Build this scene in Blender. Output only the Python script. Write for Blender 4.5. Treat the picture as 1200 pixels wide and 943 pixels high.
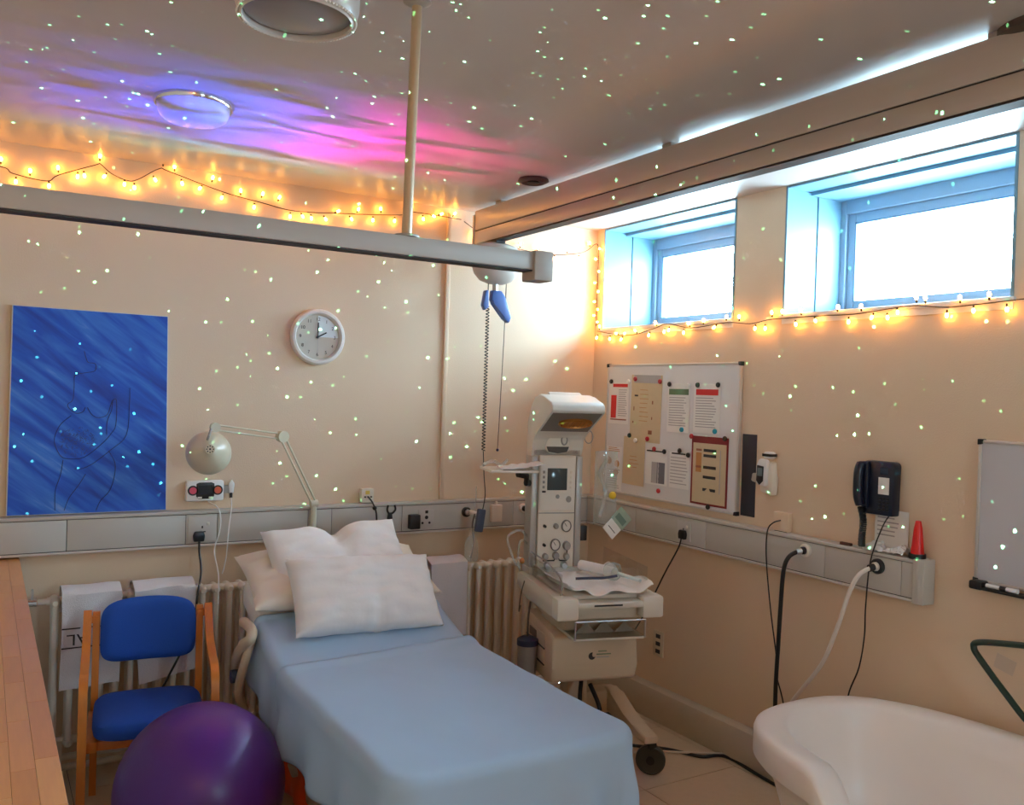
import bpy, bmesh, math, random
from mathutils import Matrix, Vector, noise

PI = math.pi
R = math.radians
random.seed(7)
for o in list(bpy.data.objects):
    bpy.data.objects.remove(o)
sc = bpy.context.scene
col = sc.collection

# ------------------------------------------------------------------ camera
EYE = 1.9
FPX = 1033.0
v1 = Vector((-620.0, 30.5, -FPX)).normalized()
v2 = Vector((1720.0, -42.5, -FPX))
xa = (v2 - v1 * v2.dot(v1)).normalized()
za = xa.cross(v1)
cam = bpy.data.cameras.new('camera')
cam.sensor_fit = 'HORIZONTAL'
cam.sensor_width = 36.0
cam.lens = FPX / 1200.0 * 36.0
cam.clip_start = 0.05
cam_o = bpy.data.objects.new('camera', cam)
col.objects.link(cam_o)
cm = Matrix((xa, v1, za)).to_4x4()
cm.translation = (0, 0, EYE)
cam_o.matrix_world = cm
sc.camera = cam_o

# ------------------------------------------------------------------ colour management
vs = sc.view_settings
vs.view_transform = 'Standard'
vs.look = 'None'
vs.gamma = 1.0
vs.use_curve_mapping = False
vs.exposure = 0.0
SKY = 45.0
BULB = 76.0
FILL_GLOBE = 14.0
NEBULA = 90.0        # sampled energy; the slide multiplies it
STARS = 700.0
sc.cycles.max_bounces = 10
sc.cycles.diffuse_bounces = 6
sc.cycles.sample_clamp_indirect = 6.0
sc.cycles.caustics_reflective = False
sc.cycles.caustics_refractive = False

# ------------------------------------------------------------------ world: flat overcast sky
FWX0, FWX1, FWZ0, FWZ1 = 1.7, 2.2, 1.5, 2.2      # unseen small window added behind the camera as fill light
w = bpy.data.worlds.new('overcast_sky')
sc.world = w
w.use_nodes = True
bg = w.node_tree.nodes['Background']
bg.inputs[0].default_value = (0.54, 0.83, 1.0, 1)
bg.inputs[1].default_value = SKY

XR, YB, ZC = 3.5, 4.78, 3.0          # right wall, back wall, ceiling
XL, YF = -0.72, -2.3                 # left wall, wall behind the camera
SILL = 2.345
WINS = [(3.51, 4.70), (1.985, 3.165), (0.46, 1.64), (-1.065, 0.115)]
for i, (a, b) in enumerate(WINS):    # light portals in the window openings
    l = bpy.data.lights.new('window_portal', 'AREA')
    l.shape = 'RECTANGLE'
    l.size, l.size_y = b - a, ZC - SILL
    l.cycles.is_portal = True
    lo = bpy.data.objects.new('window_portal', l)
    lo.matrix_world = Matrix.Translation((XR + 0.46, (a + b) / 2, (SILL + ZC) / 2)) @ Matrix(((0, 0, 1), (1, 0, 0), (0, 1, 0))).to_4x4()
    col.objects.link(lo)

l = bpy.data.lights.new('window_portal', 'AREA')
l.shape = 'RECTANGLE'
l.size, l.size_y = FWX1 - FWX0, FWZ1 - FWZ0
l.cycles.is_portal = True
lo = bpy.data.objects.new('window_portal', l)
lo.matrix_world = Matrix.Translation(((FWX0 + FWX1) / 2, YF - .09, (FWZ0 + FWZ1) / 2)) @ Matrix.Rotation(math.pi / 2, 4, 'X')
col.objects.link(lo)

# ------------------------------------------------------------------ materials
def lin(c):
    return tuple(((x / 255) / 12.92 if x <= 10 else (((x / 255) + .055) / 1.055) ** 2.4) for x in c)
MATS = {}
def M(name, rgb, rough=.5, metal=0.0, var=.06, scale=9.0, bump=0.0, bscale=120.0, spec=.5, emit=None, alpha=None, sss=0.0, trans=0.0, stretch=None, coat=0.0):
    if name in MATS:
        return MATS[name]
    m = bpy.data.materials.new(name)
    m.use_nodes = True
    nt = m.node_tree
    p = nt.nodes['Principled BSDF']
    c = lin(rgb)
    tc = nt.nodes.new('ShaderNodeTexCoord')
    src = tc.outputs['Object']
    if stretch:
        mp = nt.nodes.new('ShaderNodeMapping')
        mp.inputs['Scale'].default_value = stretch
        nt.links.new(src, mp.inputs[0])
        src = mp.outputs[0]
    nz = nt.nodes.new('ShaderNodeTexNoise')
    nz.inputs['Scale'].default_value = scale
    nz.inputs['Detail'].default_value = 3
    nt.links.new(src, nz.inputs['Vector'])
    mx = nt.nodes.new('ShaderNodeMix')
    mx.data_type = 'RGBA'
    mx.inputs[6].default_value = tuple(x * (1 - var) for x in c) + (1,)
    mx.inputs[7].default_value = tuple(min(1, x * (1 + var)) for x in c) + (1,)
    nt.links.new(nz.outputs['Fac'], mx.inputs[0])
    nt.links.new(mx.outputs[2], p.inputs['Base Color'])
    p.inputs['Roughness'].default_value = rough
    p.inputs['Metallic'].default_value = metal
    p.inputs['Specular IOR Level'].default_value = spec
    p.inputs['Coat Weight'].default_value = coat
    p.inputs['Transmission Weight'].default_value = trans
    if sss:
        p.inputs['Subsurface Weight'].default_value = sss
    if alpha is not None:
        p.inputs['Alpha'].default_value = alpha
    if emit:
        p.inputs['Emission Color'].default_value = lin(emit[0]) + (1,)
        p.inputs['Emission Strength'].default_value = emit[1]
    if bump:
        n2 = nt.nodes.new('ShaderNodeTexNoise')
        n2.inputs['Scale'].default_value = bscale
        nt.links.new(src, n2.inputs['Vector'])
        bp = nt.nodes.new('ShaderNodeBump')
        bp.inputs['Strength'].default_value = bump
        bp.inputs['Distance'].default_value = .01
        nt.links.new(n2.outputs['Fac'], bp.inputs['Height'])
        nt.links.new(bp.outputs['Normal'], p.inputs['Normal'])
    MATS[name] = m
    return m

def clear(name, tint=(1, 1, 1), gloss=.12, milk=0.0):
    """thin clear sheet: see-through with a Fresnel reflection"""
    if name in MATS:
        return MATS[name]
    m = bpy.data.materials.new(name)
    m.use_nodes = True
    nt = m.node_tree
    nt.nodes.clear()
    out = nt.nodes.new('ShaderNodeOutputMaterial')
    t = nt.nodes.new('ShaderNodeBsdfTransparent')
    t.inputs[0].default_value = tint + (1,)
    g = nt.nodes.new('ShaderNodeBsdfGlossy')
    g.inputs['Roughness'].default_value = .06
    lw_ = nt.nodes.new('ShaderNodeLayerWeight')
    lw_.inputs[0].default_value = .5
    p3 = nt.nodes.new('ShaderNodeMath'); p3.operation = 'POWER'; p3.inputs[1].default_value = 4.0
    fr = nt.nodes.new('ShaderNodeMath'); fr.operation = 'MULTIPLY_ADD'; fr.inputs[1].default_value = .6; fr.inputs[2].default_value = gloss * .25
    nt.links.new(lw_.outputs['Facing'], p3.inputs[0])
    nt.links.new(p3.outputs[0], fr.inputs[0])
    mix = nt.nodes.new('ShaderNodeMixShader')
    nt.links.new(fr.outputs[0], mix.inputs[0])
    nt.links.new(t.outputs[0], mix.inputs[1])
    nt.links.new(g.outputs[0], mix.inputs[2])
    last = mix
    if milk:
        d = nt.nodes.new('ShaderNodeBsdfDiffuse')
        d.inputs[0].default_value = (.8, .82, .82, 1)
        m2 = nt.nodes.new('ShaderNodeMixShader')
        m2.inputs[0].default_value = milk
        nt.links.new(mix.outputs[0], m2.inputs[1])
        nt.links.new(d.outputs[0], m2.inputs[2])
        last = m2
    nt.links.new(last.outputs[0], out.inputs[0])
    MATS[name] = m
    return m

WALL = M('wall_paint', (220, 196, 168), .55, var=.025, scale=3, bump=.10, bscale=140)
CEIL = M('ceiling_paint', (190, 182, 178), .42, var=.02, scale=2, bump=.03, bscale=60)
WHITE = M('white_gloss', (226, 226, 226), .35, var=.01)
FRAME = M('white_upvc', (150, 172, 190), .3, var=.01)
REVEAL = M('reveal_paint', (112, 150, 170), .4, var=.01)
FLOOR = M('floor_tile', (198, 172, 142), .38, var=.07, scale=26, bump=.02, bscale=60)
GROUT = M('floor_joint', (70, 60, 52), .8)
TRUNK = M('trunking_grey', (186, 182, 174), .45, var=.02)
TRUNKD = M('trunking_seam', (52, 42, 42), .7)
RAILM = M('aluminium_rail', (166, 158, 151), .42, metal=0, var=.03, stretch=(1, 8, 8))
BEAM = M('track_paint', (184, 176, 170), .3, var=.04, stretch=(9, .5, 9), scale=4)
DARK = M('dark_line', (36, 30, 30), .6)
BLACK = M('black_plastic', (18, 18, 20), .4)
RUBBER = M('black_rubber', (24, 24, 24), .7)
OFFW = M('off_white_plastic', (222, 214, 200), .4, var=.02)
CREAM = M('medical_cream', (214, 205, 190), .42, var=.02)
BEIGE = M('cabinet_beige', (205, 186, 160), .42, var=.03)
GREYP = M('grey_plastic', (150, 148, 144), .45)
STEEL = M('steel', (190, 190, 192), .28, metal=1)
CHROME = M('chrome', (225, 225, 228), .12, metal=1)
RADI = M('radiator_enamel', (222, 214, 200), .38, var=.03)
WIRE = M('string_wire', (46, 34, 26), .6)
LAMPG = M('lamp_enamel', (205, 200, 178), .3, var=.02)
PAPER = M('paper', (232, 230, 226), .7, var=.015)
PAPERB = M('paper_buff', (206, 184, 150), .7, var=.05, scale=30)
INKR = M('print_red', (205, 40, 38), .6)
INKM = M('print_maroon', (122, 26, 32), .5)
INKG = M('print_green', (92, 118, 84), .6)
INKK = M('print_black', (44, 40, 42), .6)
INKGR = M('print_grey', (172, 168, 168), .6)
INKO = M('print_orange', (190, 130, 70), .6)
INKT = M('print_teal', (38, 150, 170), .5)
INKRB = M('print_brown', (150, 90, 60), .5)
LINEN = M('white_linen', (236, 234, 232), .85, var=.02, scale=5, bump=.25, bscale=22)
SHEET = M('blue_sheet', (168, 194, 220), .85, var=.03, scale=4, bump=.22, bscale=9)
TOWEL = M('towel_cloth', (222, 218, 220), .95, var=.04, bump=.5, bscale=260)
BLUEF = M('blue_fabric', (18, 74, 166), .8, var=.07, scale=180, bump=.3, bscale=500)
BEECH = M('orange_beech', (206, 118, 36), .35, var=.12, scale=6, stretch=(14, 14, 1.2), coat=.2)
BALLM = M('purple_rubber', (86, 34, 120), .33, var=.06, bump=.06, bscale=90)
ORANGE = M('orange_rubber', (236, 84, 16), .4)
POOLM = M('pool_gelcoat', (236, 228, 222), .32, var=.01)
LCD = M('screen_dark', (30, 36, 40), .2)
GLASS = clear('window_glass', (1, 1, 1), .05)
ACRYL = clear('clear_acrylic', (.93, .93, .91), .18)
BAGM = clear('clear_bag', (.93, .96, .95), .25, milk=.22)

# ------------------------------------------------------------------ geometry helpers
class G:
    def __init__(s):
        s.bm = bmesh.new()
    def _bev(s, vs_, bev, seg):
        if bev:
            es = {e for v in vs_ for e in v.link_edges}
            bmesh.ops.bevel(s.bm, geom=list(es), offset=bev, segments=seg, affect='EDGES', profile=.5, clamp_overlap=True)
    def box(s, x0, x1, y0, y1, z0, z1, bev=0, seg=2, m=None):
        mt = Matrix.Translation(((x0 + x1) / 2, (y0 + y1) / 2, (z0 + z1) / 2)) @ Matrix.Diagonal((abs(x1 - x0), abs(y1 - y0), abs(z1 - z0), 1))
        if m is not None:
            mt = m @ mt
        r_ = bmesh.ops.create_cube(s.bm, size=1, matrix=mt)
        s._bev(r_['verts'], bev, seg)
        return s
    def cyl(s, p0, p1, r0, r1=None, seg=16):
        p0, p1 = Vector(p0), Vector(p1)
        d = p1 - p0
        q = d.to_track_quat('Z', 'Y').to_matrix().to_4x4()
        bmesh.ops.create_cone(s.bm, cap_ends=True, segments=seg, radius1=r0, radius2=r0 if r1 is None else r1,
                              depth=d.length, matrix=Matrix.Translation((p0 + p1) / 2) @ q)
        return s
    def sph(s, c, r, seg=16, sc_=(1, 1, 1)):
        bmesh.ops.create_uvsphere(s.bm, u_segments=seg, v_segments=max(6, seg // 2), radius=r,
                                  matrix=Matrix.Translation(c) @ Matrix.Diagonal(tuple(sc_) + (1,)))
        return s
    def tube(s, pts, r, seg=8, closed=False, smooth=0, radii=None):
        P = [Vector(p) for p in pts]
        if smooth:
            P = catmull(P, smooth, closed)
        n = len(P)
        rings = []
        up = None
        for i in range(n):
            if closed:
                t = P[(i + 1) % n] - P[i - 1]
            else:
                t = P[min(i + 1, n - 1)] - P[max(i - 1, 0)]
            t.normalize()
            if up is None:
                up = t.orthogonal().normalized()
            up = (up - t * up.dot(t))
            if up.length < 1e-6:
                up = t.orthogonal()
            up.normalize()
            bn = t.cross(up)
            rr = radii[i] if radii else r
            rings.append([s.bm.verts.new(P[i] + (up * math.cos(2 * PI * k / seg) + bn * math.sin(2 * PI * k / seg)) * rr) for k in range(seg)])
        for i in range(n if closed else n - 1):
            a, b = rings[i], rings[(i + 1) % n]
            for k in range(seg):
                s.bm.faces.new((a[k], a[(k + 1) % seg], b[(k + 1) % seg], b[k]))
        if not closed:
            s.bm.faces.new(rings[0][::-1])
            s.bm.faces.new(rings[-1])
        return s
    def strip(s, pts, wv, th):
        """bent-wood strip: path with rectangular section; wv = width along given axis vector, th = thickness"""
        P = [Vector(p) for p in pts]
        wv = Vector(wv)
        n = len(P)
        rings = []
        for i in range(n):
            t = (P[min(i + 1, n - 1)] - P[max(i - 1, 0)]).normalized()
            nn = t.cross(wv).normalized() * th / 2
            h = wv / 2
            rings.append([s.bm.verts.new(P[i] + a) for a in (h + nn, h - nn, -h - nn, -h + nn)])
        for i in range(n - 1):
            for k in range(4):
                s.bm.faces.new((rings[i][k], rings[i][(k + 1) % 4], rings[i + 1][(k + 1) % 4], rings[i + 1][k]))
        s.bm.faces.new(rings[0][::-1])
        s.bm.faces.new(rings[-1])
        return s
    def lathe(s, prof, seg=32, m=None, close=False):
        m = m or Matrix.Identity(4)
        rings = []
        for r_, z in prof:
            if r_ < 1e-6:
                rings.append([s.bm.verts.new(m @ Vector((0, 0, z)))])
            else:
                rings.append([s.bm.verts.new(m @ Vector((r_ * math.cos(2 * PI * k / seg), r_ * math.sin(2 * PI * k / seg), z))) for k in range(seg)])
        for a, b in zip(rings, rings[1:]):
            if len(a) == 1 and len(b) == 1:
                continue
            for k in range(seg):
                k2 = (k + 1) % seg
                if len(a) == 1:
                    s.bm.faces.new((a[0], b[k2], b[k]))
                elif len(b) == 1:
                    s.bm.faces.new((a[k], a[k2], b[0]))
                else:
                    s.bm.faces.new((a[k], a[k2], b[k2], b[k]))
        return s
    def prism(s, poly, h0, h1, m=None, bev=0, seg=2):
        """poly in XY extruded along Z from h0 to h1, then transformed"""
        m = m or Matrix.Identity(4)
        a = [s.bm.verts.new(m @ Vector((x, y, h0))) for x, y in poly]
        b = [s.bm.verts.new(m @ Vector((x, y, h1))) for x, y in poly]
        s.bm.faces.new(a[::-1])
        s.bm.faces.new(b)
        n = len(poly)
        for i in range(n):
            s.bm.faces.new((a[i], a[(i + 1) % n], b[(i + 1) % n], b[i]))
        s._bev(a + b, bev, seg)
        return s
    def grid(s, fn, nu, nv, thick=0):
        vsx = [[s.bm.verts.new(fn(i / nu, j / nv)) for j in range(nv + 1)] for i in range(nu + 1)]
        fs = []
        for i in range(nu):
            for j in range(nv):
                fs.append(s.bm.faces.new((vsx[i][j], vsx[i + 1][j], vsx[i + 1][j + 1], vsx[i][j + 1])))
        if thick:
            bmesh.ops.recalc_face_normals(s.bm, faces=fs)
            bmesh.ops.solidify(s.bm, geom=fs, thickness=thick)
        return s
    def mesh(s, name, mat, smooth=True, ang=38):
        bmesh.ops.recalc_face_normals(s.bm, faces=s.bm.faces)
        me = bpy.data.meshes.new(name)
        s.bm.to_mesh(me)
        s.bm.free()
        if mat:
            me.materials.append(mat)
        if smooth:
            for p in me.polygons:
                p.use_smooth = True
            me.set_sharp_from_angle(angle=R(ang))
        return me
    def build(s, name, mat, parent=None, world=True, smooth=True, ang=38):
        if parent is not None and world:
            s.bm.transform(W[parent.name].inverted())
        loc = None
        if parent is None:
            xs = [v.co for v in s.bm.verts]
            loc = Vector(((min(v.x for v in xs) + max(v.x for v in xs)) / 2, (min(v.y for v in xs) + max(v.y for v in xs)) / 2, min(v.z for v in xs)))
            s.bm.transform(Matrix.Translation(-loc))
        o = bpy.data.objects.new(name, s.mesh(name, mat, smooth, ang))
        col.objects.link(o)
        if parent is not None:
            o.parent = parent
            W[o.name] = W[parent.name].copy()
        else:
            o.location = loc
            W[o.name] = Matrix.Translation(loc)
        return o

W = {}
def catmull(P, n, closed=False):
    out = []
    m = len(P)
    for i in range(m if closed else m - 1):
        if closed:
            p0, p1, p2, p3 = P[i - 1], P[i], P[(i + 1) % m], P[(i + 2) % m]
        else:
            p0, p1, p2, p3 = P[max(i - 1, 0)], P[i], P[i + 1], P[min(i + 2, m - 1)]
        for k in range(n):
            t = k / n
            out.append(.5 * ((2 * p1) + (p2 - p0) * t + (2 * p0 - 5 * p1 + 4 * p2 - p3) * t * t + (3 * p1 - p0 - 3 * p2 + p3) * t ** 3))
    if not closed:
        out.append(P[-1].copy())
    return out

def tag(o, label=None, cat=None, group=None, kind=None):
    if label: o['label'] = label
    if cat: o['category'] = cat
    if group: o['group'] = group
    if kind: o['kind'] = kind
    return o
def thing(name, label, cat, loc=(0, 0, 0), rotz=0, group=None):
    o = bpy.data.objects.new(name, None)
    o.empty_display_size = .05
    col.objects.link(o)
    o.location = loc
    o.rotation_euler = (0, 0, rotz)
    W[o.name] = Matrix.Translation(loc) @ Matrix.Rotation(rotz, 4, 'Z')
    return tag(o, label, cat, group)
def struct_root(name, loc=(0, 0, 0)):
    o = bpy.data.objects.new(name, None)
    o.empty_display_size = .05
    o.location = loc
    col.objects.link(o)
    W[o.name] = Matrix.Translation(loc)
    o['kind'] = 'structure'
    return o
def share(name, me, parent, m):
    """object sharing mesh data, placed at world matrix m under parent"""
    o = bpy.data.objects.new(name, me)
    col.objects.link(o)
    if parent is not None:
        o.parent = parent
        o.matrix_basis = W[parent.name].inverted() @ m
    else:
        o.matrix_basis = m
    W[o.name] = m
    return o
def T(x, y, z):
    return Matrix.Translation((x, y, z))
def RX(a): return Matrix.Rotation(R(a), 4, 'X')
def RY(a): return Matrix.Rotation(R(a), 4, 'Y')
def RZ(a): return Matrix.Rotation(R(a), 4, 'Z')
# frames: local x right, local y up, local z out of the wall
def on_back(x, z, y=YB):
    return Matrix(((1, 0, 0, x), (0, 0, -1, y), (0, 1, 0, z), (0, 0, 0, 1)))
def on_right(y, z, x=XR):
    return Matrix(((0, 0, -1, x), (-1, 0, 0, y), (0, 1, 0, z), (0, 0, 0, 1)))
def text(name, s, size, mat, parent, m, depth=.0006, align='CENTER', sx=1):
    cu = bpy.data.curves.new(name, 'FONT')
    cu.body = s
    cu.size = size
    cu.extrude = depth / 2
    cu.align_x = align
    cu.align_y = 'CENTER'
    to = bpy.data.objects.new(name, cu)
    col.objects.link(to)
    bpy.context.view_layer.update()
    me = bpy.data.meshes.new_from_object(to.evaluated_get(bpy.context.evaluated_depsgraph_get()))
    bpy.data.objects.remove(to)
    me.materials.clear()
    me.materials.append(mat)
    return share(name, me, parent, m @ Matrix.Diagonal((sx, 1, 1, 1)))
def sm(t):
    t = max(0, min(1, t))
    return t * t * (3 - 2 * t)

# ------------------------------------------------------------------ the room shell
fl = struct_root('floor')
G().box(XL, XR, YF, YB, -.06, -.004).build('joint_bed', GROUT, fl)
TS = .6
xs = [2.79 + TS * k for k in range(-6, 3)]
ys = [.28 + TS * k for k in range(-5, 9)]
tm = {}
for x in xs:
    for y in ys:
        a, b = max(x, XL), min(x + TS, XR)
        c, d = max(y, YF), min(y + TS, YB)
        if b - a < .02 or d - c < .02:
            continue
        key = (round(b - a, 3), round(d - c, 3))
        if key not in tm:
            hx, hy = (b - a) / 2 - .0016, (d - c) / 2 - .0016
            tm[key] = G().box(-hx, hx, -hy, hy, -.004, 0).mesh('tile', FLOOR, smooth=False)
        share('tile', tm[key], fl, T((a + b) / 2, (c + d) / 2, 0))
tag(G().box(XL - .1, XR + .55, YF - .1, YB + .1, ZC, ZC + .1).build('ceiling', CEIL), kind='structure')
tag(G().box(XL - .1, XR + .55, YB, YB + .1, 0, ZC).build('wall_back', WALL), kind='structure')
tag(G().box(XL - .1, XL, YF, YB, 0, ZC).build('wall_left', WALL), kind='structure')
g = G()
for x0, x1, z0, z1 in ((XL - .1, FWX0, 0, ZC), (FWX1, XR + .55, 0, ZC), (FWX0, FWX1, 0, FWZ0), (FWX0, FWX1, FWZ1, ZC)):
    g.box(x0, x1, YF - .1, YF, z0, z1)
tag(g.build('wall_front', WALL, smooth=False), kind='structure')
wr = struct_root('window_5', ((FWX0 + FWX1) / 2, YF - .05, FWZ0))  # added window, out of view, lets in extra daylight on the bed and pool
g = G()
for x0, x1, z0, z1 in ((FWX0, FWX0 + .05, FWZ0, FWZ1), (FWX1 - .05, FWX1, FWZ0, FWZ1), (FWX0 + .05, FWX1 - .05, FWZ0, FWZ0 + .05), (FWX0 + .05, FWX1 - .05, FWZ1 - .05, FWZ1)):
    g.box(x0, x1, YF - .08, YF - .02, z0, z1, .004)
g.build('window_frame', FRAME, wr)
G().box(FWX0 + .05, FWX1 - .05, YF - .052, YF - .046, FWZ0 + .05, FWZ1 - .05).build('pane', GLASS, wr, smooth=False)
g = G().box(XR, XR + .5, YF, YB, 0, SILL - .02)
edges = [YF] + [v for ab in reversed(WINS) for v in ab] + [YB]
for a, b in zip(edges[0::2], edges[1::2]):
    g.box(XR, XR + .5, a, b, SILL - .02, ZC)
tag(g.build('wall_right', WALL, smooth=False), kind='structure')
tag(G().box(XR - .08, XR, YF, YB, 0, .185, .006).build('baseboard_right', M('skirting_paint', (196, 180, 160), .45)), kind='structure')
for i, (a, b) in enumerate(WINS):
    wr = struct_root('window_%d' % (i + 1), (XR + .4, (a + b) / 2, SILL))
    X0 = XR + .40
    # lining boards of the deep reveal
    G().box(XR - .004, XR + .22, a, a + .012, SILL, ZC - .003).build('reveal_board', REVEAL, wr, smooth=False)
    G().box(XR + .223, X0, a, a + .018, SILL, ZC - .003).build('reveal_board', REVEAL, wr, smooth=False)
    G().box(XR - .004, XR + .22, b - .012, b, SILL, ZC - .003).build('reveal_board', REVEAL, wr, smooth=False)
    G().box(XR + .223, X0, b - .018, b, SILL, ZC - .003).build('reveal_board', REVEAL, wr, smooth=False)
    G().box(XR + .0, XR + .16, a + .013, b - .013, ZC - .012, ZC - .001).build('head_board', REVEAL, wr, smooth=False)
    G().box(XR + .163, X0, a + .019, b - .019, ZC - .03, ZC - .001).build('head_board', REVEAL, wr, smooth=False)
    G().box(XR - .018, X0 + .02, a - .01 if i else a, b + (.01 if i else 0), SILL - .022, SILL, .004).build('window_sill', WHITE, wr)
    G().box(XR - .006, XR, a, b, SILL - .05, SILL - .022).build('sill_apron', WHITE, wr)
    # outer frame, sash and glass
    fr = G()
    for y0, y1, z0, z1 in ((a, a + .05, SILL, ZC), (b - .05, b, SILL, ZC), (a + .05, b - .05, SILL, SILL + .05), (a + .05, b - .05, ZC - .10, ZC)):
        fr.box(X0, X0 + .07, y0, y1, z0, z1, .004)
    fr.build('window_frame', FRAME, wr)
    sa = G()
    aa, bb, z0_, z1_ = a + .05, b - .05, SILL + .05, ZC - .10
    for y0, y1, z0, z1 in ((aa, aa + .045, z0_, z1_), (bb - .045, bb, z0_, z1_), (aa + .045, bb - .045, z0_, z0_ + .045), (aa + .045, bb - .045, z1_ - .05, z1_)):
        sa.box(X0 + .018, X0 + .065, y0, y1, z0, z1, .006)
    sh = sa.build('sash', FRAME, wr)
    gk = G()
    for y0, y1, z0, z1 in ((aa + .042, aa + .049, z0_ + .04, z1_ - .045), (bb - .049, bb - .042, z0_ + .04, z1_ - .045), (aa + .042, bb - .042, z1_ - .055, z1_ - .048)):
        gk.box(X0 + .02, X0 + .05, y0, y1, z0, z1)
    gk.build('gasket', M('gasket_blue_grey', (92, 120, 150), .6), sh)
    G().box(X0 + .035, X0 + .041, aa + .04, bb - .04, z0_ + .04, z1_ - .045).build('pane', GLASS, wr, smooth=False)

# ------------------------------------------------------------------ trunking on the walls
def trunking(root, axis, lo, hi, seams, z0=1.06, z1=1.243, dep=.075, cap=None):
    f = (lambda a, b, d0, d1, c0, c1, g, bev=0: g.box(a, b, YB - d1, YB - d0, c0, c1, bev)) if axis == 'x' else \
        (lambda a, b, d0, d1, c0, c1, g, bev=0: g.box(XR - d1, XR - d0, a, b, c0, c1, bev))
    g = G(); f(lo, hi, 0, dep - .006, z0 + .004, z1 - .004, g); g.build('carcass', TRUNKD, root, smooth=False)
    g = G(); f(lo, hi, 0, dep + .004, z1 - .016, z1, g, .003); g.build('top_bead', TRUNK, root)
    g = G(); f(lo, hi, 0, dep + .004, z0, z0 + .012, g, .003); g.build('bottom_bead', M('trunk_bead', (200, 190, 182), .4), root)
    ss = [lo] + seams + [hi]
    for a, b in zip(ss, ss[1:]):
        g = G(); f(a + .0015, b - .0015, dep - .02, dep, z0 + .016, z1 - .019, g, .001)
        g.build('cover_panel', TRUNK, root)
tb = thing('wall_trunking', 'long grey service trunking along the back wall behind the bed head', 'trunking', (1.4, YB - .04, 1.06))
trunking(tb, 'x', XL, XR - .01, [-.2, .36, .905, 1.062, 1.545, 1.68, 2.105, 2.86])
tr = thing('wall_trunking', 'grey service trunking below the pinboard and wall telephone', 'trunking', (XR - .04, 3.4, 1.06))
trunking(tr, 'y', 2.33, YB - .08, [2.385, 2.79, 3.59, 4.2])
G().box(XR - .081, XR, 2.275, 2.33, 1.055, 1.246, .006).build('end_cap', TRUNK, tr)

def socket(root, m, w=.086, h=.086, switch=True, name='socket'):
    fp = G().box(-w / 2, w / 2, -h / 2, h / 2, 0, .008, .003, m=m).build(name, M('socket_grey', (190, 186, 180), .4), root)
    h_ = G()
    for x, y, a, b in ((0, .02, .004, .006), (-.011, -.004, .006, .003), (.011, -.004, .006, .003)):
        h_.box(x - a, x + a, y - b - .01, y + b - .01, .006, .009, m=m)
    h_.build('socket_slot', BLACK, fp)
    if switch:
        G().box(.022, .036, .018, .034, .006, .013, .002, m=m).build('switch', OFFW, fp)
    return fp
D_ = YB - .075
socket(tb, on_back(.985, 1.15, D_), .14, .13)
def gas(root, m, ring, core, r=.03):
    f = G().lathe([(0, 0), (r, 0), (r, .012), (r * .82, .018), (r * .6, .018), (r * .6, .008), (0, .008)], 24, m).build('gas_outlet', ring, root)
    G().lathe([(0, .006), (r * .58, .006), (r * .56, .028), (r * .3, .034), (0, .034)], 20, m).build('outlet_core', core, f)
gas(tb, on_back(2.525, 1.172, D_), BLACK, STEEL)
gas(tb, on_back(2.93, 1.178, D_), OFFW, BLACK)
XD = XR - .075
gas(tr, on_right(2.90, 1.185, XD), OFFW, BLACK, .032)
gas(tr, on_right(2.50, 1.182, XD), BLACK, OFFW, .034)
# round-pin socket holes
sk = G().box(-.05, .05, -.05, .05, 0, .005, .002, m=on_back(2.26, 1.145, D_)).build('socket', M('socket_grey', (190, 186, 180), .4), tb)
G().box(-.009, .009, .03, .047, .004, .007, m=on_back(2.26, 1.145, D_)).build('switch', BLACK, sk)
for x, y, r_ in ((0, .006, .011), (-.025, -.026, .007), (.02, -.026, .007)):
    G().cyl((2.26 + x, D_ - .004, 1.145 + y), (2.26 + x, D_ - .007, 1.145 + y), r_, seg=14).build('pin_hole', BLACK, sk)
socket(tr, on_right(3.76, 1.15, XD), .11, .11)
# low wall socket behind the warmer
lw = tag(G().box(-.045, .045, -.075, .075, 0, .01, .003, m=on_right(4.03, .43)).build('wall_socket', BEIGE), 'beige vertical triple wall socket low behind the infant warmer', 'socket')
for k in (-.045, 0, .045):
    G().box(-.02, .02, k - .012, k + .012, .009, .011, m=on_right(4.03, .43)).build('socket_slot', INKK, lw)

# vertical conduit on back wall
tag(G().box(2.372, 2.402, YB - .018, YB, 1.246, 2.97, .004).build('cable_conduit', WALL), 'wall-coloured vertical cable conduit rising from the back trunking', 'conduit')

# ------------------------------------------------------------------ overhead: hoist track, suspended rail, hoist, lamps
ht = thing('hoist_track', 'deep two-band overhead hoist track beam under the ceiling by the windows', 'beam', (2.53, 2, 2.775))
G().box(2.5, 2.57, YF, 4.66, 2.862, 2.980, .004).build('upper_profile', BEAM, ht)
G().box(2.506, 2.564, YF, 4.66, 2.855, 2.863).build('groove', DARK, ht, smooth=False)
G().box(2.5, 2.57, YF, 4.66, 2.782, 2.856, .004).build('lower_profile', BEAM, ht)
G().box(2.503, 2.567, YF, 4.655, 2.774, 2.783).build('track_slot', DARK, ht, smooth=False)
G().box(2.494, 2.576, 4.655, 4.675, 2.77, 2.956, .003).build('end_plate', RAILM, ht)
for y in (4.4, 2.95, 1.5, 0.0, -1.6):
    G().box(2.51, 2.56, y - .03, y + .03, 2.975, ZC, .003).build('ceiling_bracket', RAILM, ht)

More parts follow.
